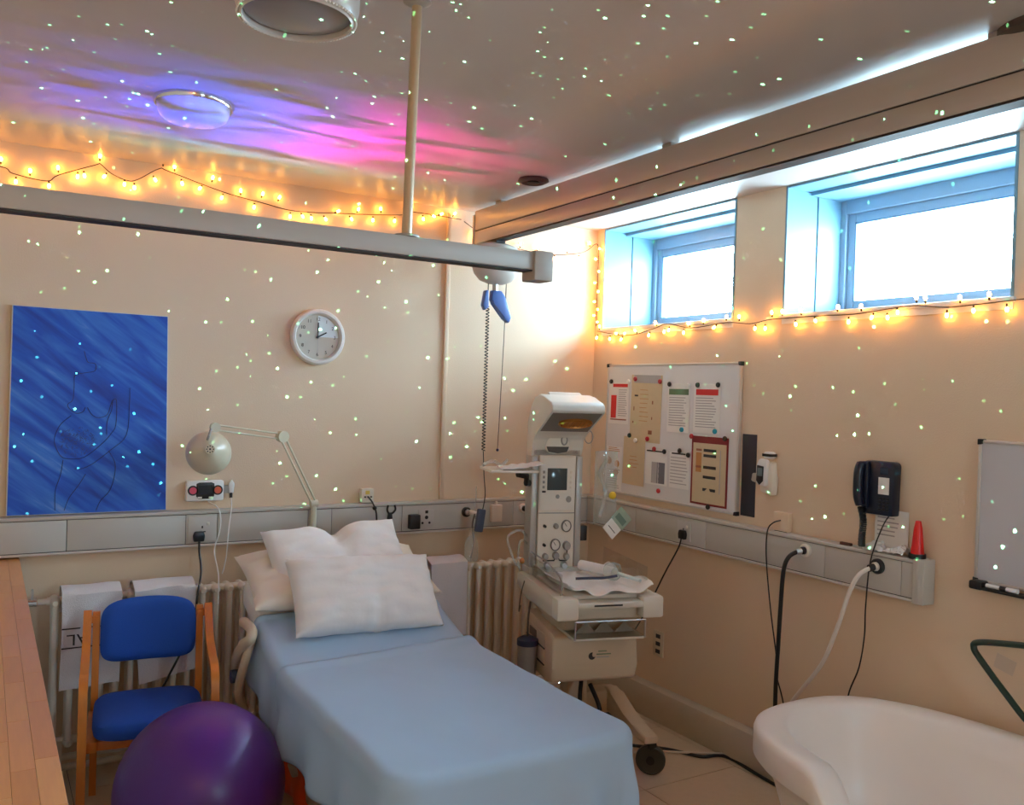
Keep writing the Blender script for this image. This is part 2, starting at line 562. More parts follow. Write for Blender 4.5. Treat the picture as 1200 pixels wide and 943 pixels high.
sr = thing('suspended_rail', 'grey aluminium rail crossing the room, hung on a ceiling rod', 'rail', (1.0, 2.3, 2.27))
G().box(XL, 1.437, 2.272, 2.33, 2.276, 2.330, .003).build('rail_profile', RAILM, sr)
G().box(XL, 1.437, 2.276, 2.326, 2.272, 2.278).build('rail_slot', DARK, sr, smooth=False)
G().box(1.425, 1.492, 2.262, 2.338, 2.245, 2.335, .004).build('end_block', RAILM, sr)
G().cyl((1.018, 2.302, 2.33), (1.03, 2.302, ZC), .0145, seg=20).build('hanger_rod', M('rod_tan', (196, 170, 140), .3, metal=.3), sr)
G().lathe([(0, 0), (.036, 0), (.036, .006), (.02, .01), (.0, .01)], 20, T(1.018, 2.302, 2.33)).build('rod_flange', RAILM, sr)
G().lathe([(0, 0), (.018, 0), (.04, .012), (.04, .018), (0, .018)], 20, T(1.03, 2.302, ZC - .018)).build('ceiling_rose', RAILM, sr)

HX, HY = 2.535, 4.45
hm = thing('hoist_motor', 'rounded grey hoist motor with blue spreader hook under the track end', 'hoist', (HX, HY, 2.55))
G().lathe([(0, -.075), (.05, -.072), (.1, -.055), (.135, -.02), (.15, .02), (.15, .12), (.13, .15), (.06, .165), (0, .165)], 32, T(HX, HY, 2.60) @ Matrix.Diagonal((1, .62, 1, 1))).build('motor_housing', M('hoist_grey', (186, 180, 172), .4), hm)
G().box(HX - .03, HX + .03, HY - .05, HY + .05, 2.755, 2.7735).build('trolley', DARK, hm)
G().cyl((HX, HY, 2.535), (HX, HY, 2.49), .016, seg=14).build('strap_neck', STEEL, hm)
G().box(HX - .012, HX + .012, HY - .013, HY + .013, 2.525, 2.54).build('strap_guide', DARK, hm)
BLU = M('hook_blue', (72, 108, 178), .4)
G().prism([(-.015, .06), (.045, .06), (.07, .03), (.115, -.09), (.10, -.125), (.065, -.10), (.0, -.01), (-.02, .0)], -.022, .022, on_back(HX - .01, 2.43, HY), .008).build('spreader_hook', BLU, hm)
G().prism([(-.02, .055), (.0, .06), (.005, -.04), (-.02, -.06), (-.035, -.03)], -.018, .018, on_back(HX - .05, 2.43, HY), .006).build('hook_latch', BLU, hm)
cp = []
L_ = 2.395 - 1.56
nt_ = 46
for k in range(nt_ * 8 + 1):
    a = k / 8 * 2 * PI
    cp.append((HX - .045 + .0095 * math.cos(a), HY + .0095 * math.sin(a), 2.395 - L_ * k / (nt_ * 8)))
G().tube(cp, .0032, 4).build('coiled_cable', BLACK, hm)
G().tube([(HX - .045, HY, 2.53), (HX - .045, HY, 2.40)], .003, 5).build('cable_lead', BLACK, hm)
G().tube([(HX - .045, HY, 1.56), (HX - .035, HY, 1.42), (HX - .018, HY + .01, 1.30), (HX - .025, HY + .03, 1.19)], .003, 5, smooth=4).build('handset_lead', BLACK, hm)
G().tube([(HX + .075, HY, 2.55), (HX + .07, HY, 2.2), (HX + .05, HY, 1.57)], .0025, 5).build('pull_cord', M('cord_grey', (96, 84, 76), .7), hm)
G().sph((HX + .05, HY, 1.565), .009, 10).build('cord_bead', BLACK, hm)
G().box(-.026, .026, -.075, .06, -.014, .014, .009, m=on_back(HX - .035, 1.16, HY + .03) @ RZ(-8)).build('handset', M('handset_blue_grey', (72, 82, 104), .45), hm)

def ceiling_lamp(x, y, r, label, drop=.075):
    t = thing('ceiling_lamp', label, 'lamp', (x, y, ZC - drop))
    G().lathe([(0, 0), (r, 0), (r, -.012), (r * .97, -.022), (r * .93, -.02), (r * .93, -.006), (0, -.006)], 40, T(x, y, ZC)).build('rim', CHROME, t)
    G().lathe([(r * .92, -.012), (r * .9, -.035), (r * .84, -drop * .8), (r * .7, -drop), (0, -drop * 1.04)], 40, T(x, y, ZC)).build('diffuser', M('opal_diffuser', (206, 206, 214), .3, var=.01), t)
ceiling_lamp(.686, 3.63, .15, 'round opal ceiling lamp with chrome rim close to the back wall')
t = thing('ceiling_lamp', 'large round ceiling lamp with beaded rim and shallow bowl, beside the hanger rod', 'lamp', (.735, 2.46, 2.9))
G().lathe([(0, 0), (.215, 0), (.215, -.03), (.205, -.06), (.19, -.075), (.185, -.07), (.185, -.02), (0, -.02)], 48, T(.735, 2.46, ZC) @ Matrix.Diagonal((.8, .8, 1, 1))).build('rim', M('lamp_rim', (196, 190, 186), .3), t)
G().lathe([(.184, -.055), (.16, -.062), (.09, -.072), (0, -.075)], 48, T(.735, 2.46, ZC) @ Matrix.Diagonal((.8, .8, 1, 1))).build('diffuser', M('lamp_bowl_grey', (140, 136, 138), .3), t)
bd = G()
for k in range(90):
    a = 2 * PI * k / 90
    bd.sph((.735 + .1624 * math.cos(a), 2.46 + .1624 * math.sin(a), ZC - .068), .0042, 6)
tag(bd.build('beaded_edge', M('glass_bead', (230, 228, 224), .15), t), kind='stuff')
t = thing('ceiling_vent', 'small dark round ceiling vent next to the hoist track', 'vent', (2.50, 3.78, ZC - .02))
G().lathe([(0, 0), (.075, 0), (.08, -.012), (.06, -.022), (.045, -.012), (0, -.012)], 28, T(2.40, 3.85, ZC)).build('vent_ring', M('vent_brown', (70, 58, 54), .4), t)
G().lathe([(0, -.014), (.03, -.014), (.034, -.02), (0, -.026)], 20, T(2.40, 3.85, ZC)).build('vent_disc', BLACK, t)
t = thing('ceiling_vent', 'dark round ceiling fitting above the track beyond the second window', 'vent', (2.8, 1.72, ZC - .03))
G().lathe([(0, 0), (.15, 0), (.15, -.02), (.12, -.035), (0, -.035)], 32, T(2.62, 1.40, ZC)).build('vent_ring', M('vent_brown', (70, 58, 54), .4), t)

# ------------------------------------------------------------------ fairy lights
BULBM = M('warm_bulb', (255, 214, 150), .3, emit=((255, 164, 60), BULB))
bulb_me = G().lathe([(0, -.0155), (.004, -.0145), (.0068, -.010), (.0074, -.003), (.0055, .004), (.004, .006), (0, .006)], 10).mesh('bulb', BULBM)
cap_me = G().lathe([(0, 0), (.0042, 0), (.0042, .013), (0, .015)], 8).mesh('bulb_holder', WIRE)
def fairy(label, wire, bulbs, up):
    t = thing('string_light', label, 'string light', wire[0], 0, 'warm fairy lights strung around the room')
    G().tube(wire, .0024, 5, smooth=5).build('wire', WIRE, t)
    ww = catmull([Vector(p) for p in wire], 8)
    for b in bulbs:
        b = Vector(b)
        n = min(ww, key=lambda q: (q - b).length)
        d = b - n
        if d.length < .02 or d.length > .06:
            d = Vector((d.x * .3, d.y * .3, -.03 if d.z < 0 else .03))
            d.normalize(); d *= .03
        q = n + d
        z = (-d).normalized()
        mt = Matrix.Translation(q) @ z.to_track_quat('Z', 'Y').to_matrix().to_4x4()
        o = share('bulb', bulb_me, t, mt)
        share('bulb_holder', cap_me, o, mt @ T(0, 0, .005))
    return t
FY = YB - .022
A = [(-.10,2.88),(-.03,2.87),(0.05,2.876),(0.11,2.834),(0.17,2.859),(0.25,2.819),(0.28,2.884),(0.37,2.902),(0.40,2.891),(0.47,2.971),(0.49,2.900),(0.58,2.876),(0.63,2.887),(0.72,2.919),(0.76,2.985),(0.81,2.975),(0.85,2.920),(0.94,2.907),(1.00,2.964),(1.05,2.875),(1.15,2.897),(1.21,2.866),(1.26,2.918),(1.35,2.912),(1.41,2.837),(1.48,2.833),(1.53,2.830),(1.61,2.835),(1.68,2.883),(1.76,2.854),(1.80,2.908),(1.89,2.866),(1.93,2.910),(2.02,2.898),(2.13,2.957),(2.22,2.938),(2.27,2.935),(2.32,2.952),(2.41,2.964)]
AW = [(-.5,2.93),(-.2,2.87),(0.05,2.876),(0.10,2.852),(0.24,2.838),(0.29,2.874),(0.45,2.948),(0.47,2.956),(0.52,2.917),(0.59,2.894),(0.64,2.905),(0.74,2.975),(0.79,2.968),(1.06,2.903),(1.27,2.874),(1.44,2.855),(1.70,2.876),(2.06,2.914),(2.13,2.942),(2.46,2.939)]
fairy('warm string lights draped along the top of the back wall', [(x, FY, z) for x, z in AW], [(x, FY - .006, z) for x, z in A], 1)
B = [(2.55,2.872),(2.64,2.841),(2.75,2.817),(2.83,2.785),(2.88,2.832),(3.01,2.824),(3.14,2.778),(3.24,2.838),(3.34,2.816),(3.42,2.88)]
BW = [(2.48,2.93),(2.61,2.864),(2.75,2.822),(2.88,2.806),(3.08,2.794),(3.24,2.812),(3.38,2.844),(3.47,2.906)]
CZ = [2.87, 2.80, 2.72, 2.645, 2.585, 2.52, 2.47, 2.43, 2.385]
fairy('warm string lights looping into the corner and down beside the window', [(x, FY, z) for x, z in BW] + [(3.484, 4.745, z) for z in (2.86, 2.7, 2.5, 2.36)],
      [(x, FY - .006, z) for x, z in B] + [(3.484 - (.028 if k % 2 else .012), 4.745 - (.012 if k % 2 else .026), z) for k, z in enumerate(CZ)], 1)
DD = [(4.69,2.324),(4.71,2.286),(4.58,2.303),(4.50,2.299),(4.42,2.296),(4.45,2.265),(4.31,2.308),(4.12,2.346),(4.18,2.281),(4.04,2.296),(4.00,2.304),(3.87,2.283),(3.83,2.326),(3.71,2.310),(3.62,2.301),(3.53,2.348),(3.44,2.329),(3.32,2.282),(3.25,2.279),(3.22,2.335),(3.14,2.352),(3.05,2.290),(3.02,2.348),(2.93,2.301),(2.80,2.351),(2.74,2.299),(2.67,2.346),(2.61,2.299),(2.53,2.294),(2.48,2.314),(2.39,2.365),(2.35,2.332),(2.25,2.303),(2.19,2.349),(2.13,2.299),(2.07,2.333),(1.99,2.310)]
DW = [(4.72,2.326),(4.40,2.285),(4.15,2.316),(4.02,2.340),(3.82,2.305),(3.54,2.321),(3.36,2.306),(3.21,2.321),(2.91,2.321),(2.72,2.317),(2.54,2.329),(2.41,2.336),(2.25,2.318),(2.10,2.322),(1.98,2.327),(1.80,2.335)]
fairy('warm string lights running along the wall under the window sills', [(XR - .024, y, z) for y, z in DW], [(XR - .032, y, z) for y, z in DD], 1)

t = thing('fill_globe_lamp', 'unseen paper globe pendant lamp added behind the camera as warm fill light', 'lamp', (-.2, -.7, 2.2))  # unseen lamp, added to warm and brighten the lower room
G().sph((-.2, -.7, 2.42), .23, 32, (1, 1, .92)).build('fill_globe', M('fill_glow', (255, 226, 190), .8, emit=((255, 176, 100), FILL_GLOBE)), t)
G().tube([(-.2, -.7, 2.63), (-.2, -.7, ZC - .01)], .004, 6).build('flex', WIRE, t)
G().lathe([(0, 0), (.05, 0), (.045, -.025), (0, -.03)], 20, T(-.2, -.7, ZC)).build('ceiling_rose', WHITE, t)

# ------------------------------------------------------------------ galaxy projector (stands on the worktop) and its light
PJ = Vector((-.22, 1.45, 1.05))
t = thing('galaxy_projector', 'small round black star projector standing on the wooden worktop', 'projector', PJ)
G().lathe([(0, 0), (.07, 0), (.08, .01), (.085, .05), (.07, .085), (.0, .09)], 28, T(*PJ)).build('body', BLACK, t)
G().lathe([(.05, .086), (.045, .10), (.025, .112), (0, .115)], 24, T(*PJ)).build('lens_dome', clear('dome_clear', (.8, .8, .85), .2), t)
PL = PJ + Vector((0, 0, .14))
def light_nodes(name, energy):
    l = bpy.data.lights.new(name, 'POINT')
    l.energy = energy
    l.shadow_soft_size = 0.0
    l.use_nodes = True
    lo = bpy.data.objects.new(name, l)
    lo.location = PL
    col.objects.link(lo)
    nt = l.node_tree
    em = nt.nodes['Emission']
    tc = nt.nodes.new('ShaderNodeTexCoord')
    return nt, em, tc.outputs['Normal']
def mth(nt, op, a, b=None, c=None, clamp=False):
    n = nt.nodes.new('ShaderNodeMath')
    n.operation = op
    n.use_clamp = clamp
    for i, v in enumerate((a, b, c)):
        if v is None: continue
        if isinstance(v, (int, float)): n.inputs[i].default_value = v
        else: nt.links.new(v, n.inputs[i])
    return n.outputs[0]
nt, em, nrm = light_nodes('projector_nebula', NEBULA)
sp = nt.nodes.new('ShaderNodeSeparateXYZ')
nt.links.new(nrm, sp.inputs[0])
H_ = ZC - PL.z
nzc = mth(nt, 'MAXIMUM', sp.outputs[2], .02)
ua = mth(nt, 'MULTIPLY_ADD', mth(nt, 'DIVIDE', sp.outputs[0], nzc), H_, PL.x)      # where the beam meets the ceiling
vb = mth(nt, 'MULTIPLY_ADD', mth(nt, 'DIVIDE', sp.outputs[1], nzc), H_, PL.y)
cmb = nt.nodes.new('ShaderNodeCombineXYZ')
nt.links.new(ua, cmb.inputs[0]); nt.links.new(vb, cmb.inputs[1])
mp = nt.nodes.new('ShaderNodeMapping')
mp.inputs['Scale'].default_value = (1.3, 4.2, 1)
mp.inputs['Rotation'].default_value = (0, 0, R(14))
nt.links.new(cmb.outputs[0], mp.inputs[0])
nz = nt.nodes.new('ShaderNodeTexNoise')
nz.inputs['Scale'].default_value = 1.7
nz.inputs['Detail'].default_value = 4
nz.inputs['Distortion'].default_value = .5
nt.links.new(mp.outputs[0], nz.inputs['Vector'])
# soft elliptical cloud
ex = mth(nt, 'DIVIDE', mth(nt, 'SUBTRACT', ua, 1.2), .78)
ey = mth(nt, 'DIVIDE', mth(nt, 'SUBTRACT', vb, 3.85), .42)
rr = mth(nt, 'ADD', mth(nt, 'MULTIPLY', ex, ex), mth(nt, 'MULTIPLY', ey, ey))
env = mth(nt, 'POWER', 2.718, mth(nt, 'MULTIPLY', rr, -1.0))
cl = mth(nt, 'MULTIPLY', env, mth(nt, 'MULTIPLY_ADD', nz.outputs['Fac'], 4.2, -1.45, clamp=True))
rampin = mth(nt, 'ADD', mth(nt, 'DIVIDE', mth(nt, 'SUBTRACT', ua, .3), 2.0), mth(nt, 'MULTIPLY_ADD', nz.outputs['Fac'], .24, -.12))
cr = nt.nodes.new('ShaderNodeValToRGB')
els = cr.color_ramp.elements
els[0].position = 0.0; els[0].color = (.06, .07, 1, 1)
els[1].position = 1.0; els[1].color = (1, .10, .22, 1)
for pos, c in ((.30, (.06, .12, 1, 1)), (.42, (.26, .08, 1, 1)), (.54, (1, .03, .8, 1)), (.75, (1, .02, .38, 1))):
    e = els.new(pos); e.color = c
nt.links.new(rampin, cr.inputs[0])
# cyan-green fringe towards the back wall
gf = mth(nt, 'MULTIPLY_ADD', vb, 3.3, -13.6, clamp=True)
mixc = nt.nodes.new('ShaderNodeMix')
mixc.data_type = 'RGBA'
mixc.inputs[7].default_value = (.15, 1.25, .95, 1)
nt.links.new(gf, mixc.inputs[0]); nt.links.new(cr.outputs[0], mixc.inputs[6])
nt.links.new(mixc.outputs[2], em.inputs[0])
nt.links.new(mth(nt, 'MULTIPLY', cl, 44.0), em.inputs[1])
# laser stars
nt, em, nrm = light_nodes('projector_stars', STARS)
vo = nt.nodes.new('ShaderNodeTexVoronoi')
vo.inputs['Scale'].default_value = 54.0
rot = nt.nodes.new('ShaderNodeMapping')
rot.inputs['Rotation'].default_value = (.7, .35, 1.1)
nt.links.new(nrm, rot.inputs[0])
nt.links.new(rot.outputs[0], vo.inputs['Vector'])
dot = mth(nt, 'LESS_THAN', vo.outputs['Distance'], .108)
sv = nt.nodes.new('ShaderNodeSeparateColor')
nt.links.new(vo.outputs['Color'], sv.inputs[0])
sps = nt.nodes.new('ShaderNodeSeparateXYZ')
nt.links.new(nrm, sps.inputs[0])
dot = mth(nt, 'MULTIPLY', dot, mth(nt, 'GREATER_THAN', sps.outputs[2], .012))      # the lens only throws stars upwards
nt.links.new(mth(nt, 'MULTIPLY', dot, mth(nt, 'MULTIPLY_ADD', mth(nt, 'POWER', sv.outputs[0], 3.5), 20.0, .7)), em.inputs[1])
em.inputs[0].default_value = (.22, 1, .42, 1)

# ------------------------------------------------------------------ things on the back wall
PNT = bpy.data.materials.new('blue_brushed_paint')
PNT.use_nodes = True
nt = PNT.node_tree
p = nt.nodes['Principled BSDF']
tc = nt.nodes.new('ShaderNodeTexCoord')
mp = nt.nodes.new('ShaderNodeMapping')
mp.inputs['Rotation'].default_value = (0, R(-38), 0)
mp2 = nt.nodes.new('ShaderNodeMapping')
mp2.inputs['Scale'].default_value = (2.2, 1, 17)
nz = nt.nodes.new('ShaderNodeTexNoise')
nz.inputs['Scale'].default_value = 1.0; nz.inputs['Detail'].default_value = 6; nz.inputs['Distortion'].default_value = .5
cr = nt.nodes.new('ShaderNodeValToRGB')
els = cr.color_ramp.elements
els[0].position = .30; els[0].color = lin((4, 54, 150)) + (1,)
els[1].position = .80; els[1].color = lin((140, 174, 226)) + (1,)
e = els.new(.47); e.color = lin((8, 82, 188)) + (1,)
e = els.new(.62); e.color = lin((48, 114, 204)) + (1,)
nt.links.new(tc.outputs['Object'], mp.inputs[0]); nt.links.new(mp.outputs[0], mp2.inputs[0])
nt.links.new(mp2.outputs[0], nz.inputs['Vector']); nt.links.new(nz.outputs['Fac'], cr.inputs[0])
nt.links.new(cr.outputs[0], p.inputs['Base Color'])
p.inputs['Roughness'].default_value = .5
t = thing('canvas_painting', 'blue brushed canvas painting with a line-drawn pregnant figure, standing on the trunking', 'painting', (.46, YB - .03, 1.246))
G().prism([(.105, 1.246), (.818, 1.246), (.803, 2.236), (.110, 2.241)], 0, .022, on_back(0, 0, YB - .002), .002).build('canvas', M('canvas_edge', (205, 205, 205), .8), t)
G().prism([(.110, 1.250), (.814, 1.250), (.799, 2.232), (.115, 2.237)], .0215, .0232, on_back(0, 0, YB - .002)).build('painted_face', PNT, t)
INKB = M('ink_navy', (14, 24, 84), .5)
draw = [[(0.42,2.039),(0.43,2.002),(0.44,1.984),(0.47,1.979),(0.47,1.945),(0.43,1.934),(0.39,1.924),(0.38,1.908),(0.38,1.859),(0.375,1.80),(.355,1.78),(.36,1.76),(0.39,1.736),(0.42,1.743),(0.43,1.765)],
 [(0.44,1.765),(0.46,1.731),(0.49,1.715),(0.53,1.732),(0.55,1.795),(0.57,1.802),(0.57,1.682),(0.55,1.638),(0.51,1.588),(0.43,1.521),(0.36,1.515),(0.33,1.528),(0.31,1.565),(0.30,1.607),(0.31,1.650),(0.33,1.687),(0.37,1.724)],
 [(0.63,1.866),(0.63,1.797),(0.62,1.632),(0.55,1.557),(0.47,1.489),(0.42,1.465),(0.39,1.466)],
 [(0.55,1.801),(0.55,1.758),(0.53,1.695),(0.53,1.632)],
 [(0.54,1.551),(0.57,1.494),(0.57,1.431),(0.55,1.356),(0.51,1.307),(0.49,1.258)],
 [(0.34,1.509),(0.33,1.436),(0.31,1.363),(0.31,1.266)], [(0.44,1.440),(0.41,1.385),(0.37,1.325),(0.35,1.264)]]
for ln in draw:
    G().tube([(x, YB - .0252, z) for x, z in ln], .0017, 5, smooth=4).build('drawn_line', INKB, t)
sb = G()
for k in range(170):
    a, q = random.random() * 2 * PI, random.random() ** .6
    x, z = .40 + .082 * q * math.cos(a), 1.60 + .07 * q * math.sin(a)
    l_, th = random.uniform(.006, .016), random.random() * PI
    sb.box(-l_ / 2, l_ / 2, -.0008, .0008, 0, .0008, m=on_back(x, z, YB - .0252) @ RZ(math.degrees(th)))
tag(sb.build('scribble', M('ink_scribble', (44, 60, 110), .6), t), kind='stuff')

CKX, CKZ = 1.588, 2.177
t = thing('wall_clock', 'round white wall clock with a pale quarter wedge on the dial', 'clock', (CKX, YB, CKZ - .155))
mk = on_back(CKX, CKZ)
G().lathe([(0, 0), (.148, 0), (.155, .012), (.155, .03), (.146, .042), (.134, .044), (.126, .036), (.124, .02), (0, .02)], 48, mk).build('rim', M('clock_rim', (222, 218, 214), .35), t)
G().lathe([(0, .0205), (.124, .0205)], 48, mk).build('dial', M('clock_dial', (196, 190, 178), .6), t)
wd = [(0, 0)] + [(.118 * math.sin(R(a)), .118 * math.cos(R(a))) for a in range(0, 91, 6)]
G().prism(wd[::-1], .0208, .0212, mk).build('dial_wedge', M('wedge_pale', (226, 236, 242), .5), t)
for k in range(1, 13):
    a = R(30 * k)
    text('numeral', str(k), .026, INKK, t, mk @ T(.098 * math.sin(a), .098 * math.cos(a), .0218))
for nm, ang, ln, wd_ in (('hour_hand', 62, .056, .0035), ('minute_hand', 1, .08, .003)):
    G().box(-wd_, wd_, -.01, ln, .023, .0245, m=mk @ RZ(-ang)).build(nm, BLACK, t)
G().box(-.0008, .0008, -.085, .02, .025, .0256, m=mk).build('second_hand', INKGR, t)
G().cyl(mk @ Vector((0, 0, .0215)), mk @ Vector((0, 0, .027)), .006, seg=14).build('hub', BLACK, t)

# jointed lamp
t = thing('jointed_lamp', 'cream enamel jointed work lamp clamped to the back trunking', 'lamp', (1.56, 4.66, 1.10))
G().box(1.545, 1.585, 4.64, 4.71, 1.10, 1.13, .004).build('clamp', LAMPG, t)
G().cyl((1.565, 4.675, 1.12), (1.565, 4.675, 1.25), .016, seg=16).build('post', LAMPG, t)
G().cyl((1.545, 4.675, 1.262), (1.585, 4.675, 1.262), .021, seg=18).build('base_joint', LAMPG, t)
el = Vector((1.335, 4.52, 1.637)); bs = Vector((1.563, 4.672, 1.268)); hd = Vector((.985, 4.47, 1.685))
for d in (-.009, .009):
    o_ = Vector((d, 0, d))
    G().tube([bs + o_, el + o_], .0055, 8).build('lower_arm', LAMPG, t)
G().cyl(el + Vector((-.004, .018, 0)), el + Vector((.004, -.018, 0)), .03, seg=20).build('elbow_joint', LAMPG, t)
for d in (-.013, .013):
    o_ = Vector((0, 0, d))
    G().tube([el + o_, hd + o_], .0042, 8).build('upper_arm', LAMPG, t)
G().cyl(hd + Vector((0, .016, 0)), hd + Vector((0, -.016, 0)), .024, seg=20).build('head_joint', LAMPG, t)
apex = Vector((.953, 4.42, 1.580))
G().tube([hd + Vector((-.02, -.01, -.005)), hd + Vector((-.035, -.03, -.04)), apex + Vector((-.006, .035, .045))], .006, 8).build('neck', GREYP, t)
ax = Vector((.16, .95, -.20)).normalized()
ml = Matrix.Translation(apex) @ ax.to_track_quat('Z', 'Y').to_matrix().to_4x4() @ Matrix.Scale(.86, 4)
G().lathe([(0, -.012), (.026, -.010), (.032, 0), (.045, .018), (.075, .04), (.105, .075), (.122, .115), (.127, .15), (.123, .15), (.117, .115), (.10, .08), (.04, .03), (0, .02)], 36, ml).build('shade', LAMPG, t)
for k in range(8):
    a = 2 * PI * k / 8
    c = ml @ Vector((.018 * math.cos(a), .018 * math.sin(a), -.0125))
    G().cyl(c, c + ax * .003, .0035, seg=8).build('vent_hole', BLACK, t)
c = ml @ Vector((0, 0, -.0145)); G().cyl(c, c + ax * .004, .005, seg=8).build('vent_hole', BLACK, t)

# white monitor box with display
t = thing('alarm_monitor', 'small white monitor with dark display and two red buttons standing on the trunking', 'monitor', (1.0, 4.735, 1.28))
mm = on_back(1.003, 1.345, 4.735)
G().box(-.095, .095, -.057, .05, -.04, .0, .010, m=mm).build('case', WHITE, t)
G().prism([(-.045, .035), (-.03, .041), (.03, .041), (.045, .035), (.045, -.03), (.034, -.044), (-.034, -.044), (-.045, -.03)], -.001, .003, mm, .001).build('display_surround', BLACK, t)
G().box(-.034, .034, -.02, .026, .0028, .0036, m=mm).build('display', LCD, t)
for sx, c in ((-.062, (204, 70, 90)), (.062, (206, 90, 60))):
    bz = G().cyl(mm @ Vector((sx, 0, -.001)), mm @ Vector((sx, 0, .003)), .026, seg=20).build('button_ring', BLACK, t)
    G().cyl(mm @ Vector((sx, 0, .003)), mm @ Vector((sx, 0, .006)), .018, seg=18).build('button', M('button_%d' % c[1], c, .4), bz)
for sx in (-.028, .028):
    G().box(sx - .011, sx + .011, -.042, -.033, .0028, .005, .001, m=mm).build('key', OFFW, t)
G().box(.095, .125, -.02, .02, -.03, -.015, m=mm).build('sensor_bracket', GREYP, t)
pr = G().prism([(.125 + .0, -.02), (.148, -.02), (.152, .03), (.137, .052), (.122, .03)], -.03, -.012, mm, .004).build('sensor_holder', WHITE, t)
G().cyl(mm @ Vector((.136, -.018, -.02)), mm @ Vector((.136, -.045, -.02)), .008, seg=10).build('sensor_plug', BLACK, t)
G().tube([(1.139, 4.75, 1.30), (1.13, 4.70, 1.25), (1.11, 4.66, 1.15), (1.10, 4.66, 1.0), (1.08, 4.65, .92)], .003, 6, smooth=5).build('sensor_cable', WHITE, t)
G().tube([(1.02, 4.74, 1.285), (1.055, 4.69, 1.262), (1.066, 4.66, 1.22), (1.064, 4.66, 1.14), (1.04, 4.66, 1.04), (1.05, 4.6, .93), (1.03, 4.5, .8)], .0032, 6, smooth=5).build('power_cable', WHITE, t)

def plug(label, m, path, r=.004, mat=BLACK, cat='plug'):
    t = thing('power_plug', label, cat, m.translation)
    G().prism([(-.026, -.03), (.026, -.03), (.03, .0), (.022, .022), (-.022, .022), (-.03, 0)], .009, .03, m, .006).build('plug_body', mat, t)
    G().tube(path, r, 7, smooth=6).build('cable', mat, t)
    return t
plug('black plug with cable dropping behind the blue chair, in the left socket', on_back(.967, 1.118, D_), [(.967, 4.675, 1.09), (.967, 4.665, 1.04), (.965, 4.6, .95), (.93, 4.5, .86), (.90, 4.47, .7), (.78, 4.46, .45), (.7, 4.47, .3)], .0055)
plug('black plug in the right wall trunking with cable to the infant warmer', on_right(3.755, 1.135, XD), [(3.40, 3.757, 1.11), (3.39, 3.77, 1.05), (3.38, 3.86, .9), (3.38, 3.97, .72), (3.36, 4.10, .50), (3.3, 4.2, .36)], .0045)
# small fittings on and above the back trunking
t = thing('junction_box', 'small cream junction box with black lead sitting above the bed head', 'box', (1.905, YB - .03, 1.246))
G().box(1.865, 1.94, YB - .045, YB, 1.246, 1.327, .006).build('case', OFFW, t)
G().box(1.888, 1.913, YB - .047, YB - .044, 1.295, 1.316).build('yellow_label', M('label_yellow', (222, 196, 90), .6), t)
for k in (1.885, 1.903, 1.922):
    G().cyl((k, YB - .044, 1.28), (k, YB - .05, 1.28), .005, seg=8).build('terminal', BLACK, t)
G().tube([(1.903, YB - .05, 1.28), (1.915, YB - .09, 1.25), (1.935, YB - .1, 1.19), (1.94, YB - .1, 1.08)], .0045, 6, smooth=5).build('lead', BLACK, t)
G().sph((1.925, YB - .097, 1.222), .013, 10).build('strain_relief', BLACK, t)
t = thing('cable_hook', 'black plastic double cable hook fixed on the trunking above the pillows', 'hook', (2.02, D_, 1.08))
mh = on_back(2.025, 1.09, D_)
G().prism([(-.014, -.01), (.014, -.01), (.022, .03), (.012, .05), (.010, .10), (-.010, .10), (-.012, .05), (-.022, .03)], 0, .02, mh, .003).build('stem', BLACK, t)
for s_ in (-1, 1):
    G().tube([mh @ Vector(q) for q in ((0, .095, .012), (s_ * .014, .10, .02), (s_ * .025, .12, .028), (s_ * .02, .145, .026))], .006, 7, smooth=4).build('prong', BLACK, t)
tag(G().box(-.032, .032, -.042, .042, .0, .045, .006, m=on_back(2.173, 1.132, D_)).build('plug_adapter', M('adapter_brown_black', (34, 28, 24), .5)), 'square dark plug-in adapter on the trunking beside the round-pin socket', 'adapter')
t = thing('gas_connector', 'white gas probe with clear tube in the steel outlet', 'connector', (2.54, D_ - .04, 1.165))
G().cyl((2.54, D_ - .02, 1.172), (2.60, D_ - .075, 1.160), .015, .011, 14).build('probe', OFFW, t)
G().cyl((2.575, D_ - .03, 1.13), (2.575, D_ - .03, 1.33), .0035, seg=8).build('flow_tube', BAGM, t)
G().tube([(2.56, D_ - .05, 1.165), (2.54, D_ - .06, 1.10), (2.545, D_ - .07, 1.0), (2.53, D_ - .07, .9)], .005, 7, smooth=5).build('hose', M('hose_dark', (84, 70, 60), .5), t)
t = thing('call_unit', 'small white wall unit clipped on the trunking beside the hoist handset', 'wall unit', (2.72, D_, 1.12))
G().box(2.692, 2.765, D_ - .03, D_, 1.105, 1.21, .005).build('case', OFFW, t)
G().prism([(-.012, 0), (.012, 0), (.006, .022), (-.006, .022)], .008, .02, on_back(2.728, 1.209, D_), .002).build('hook_tab', OFFW, t)

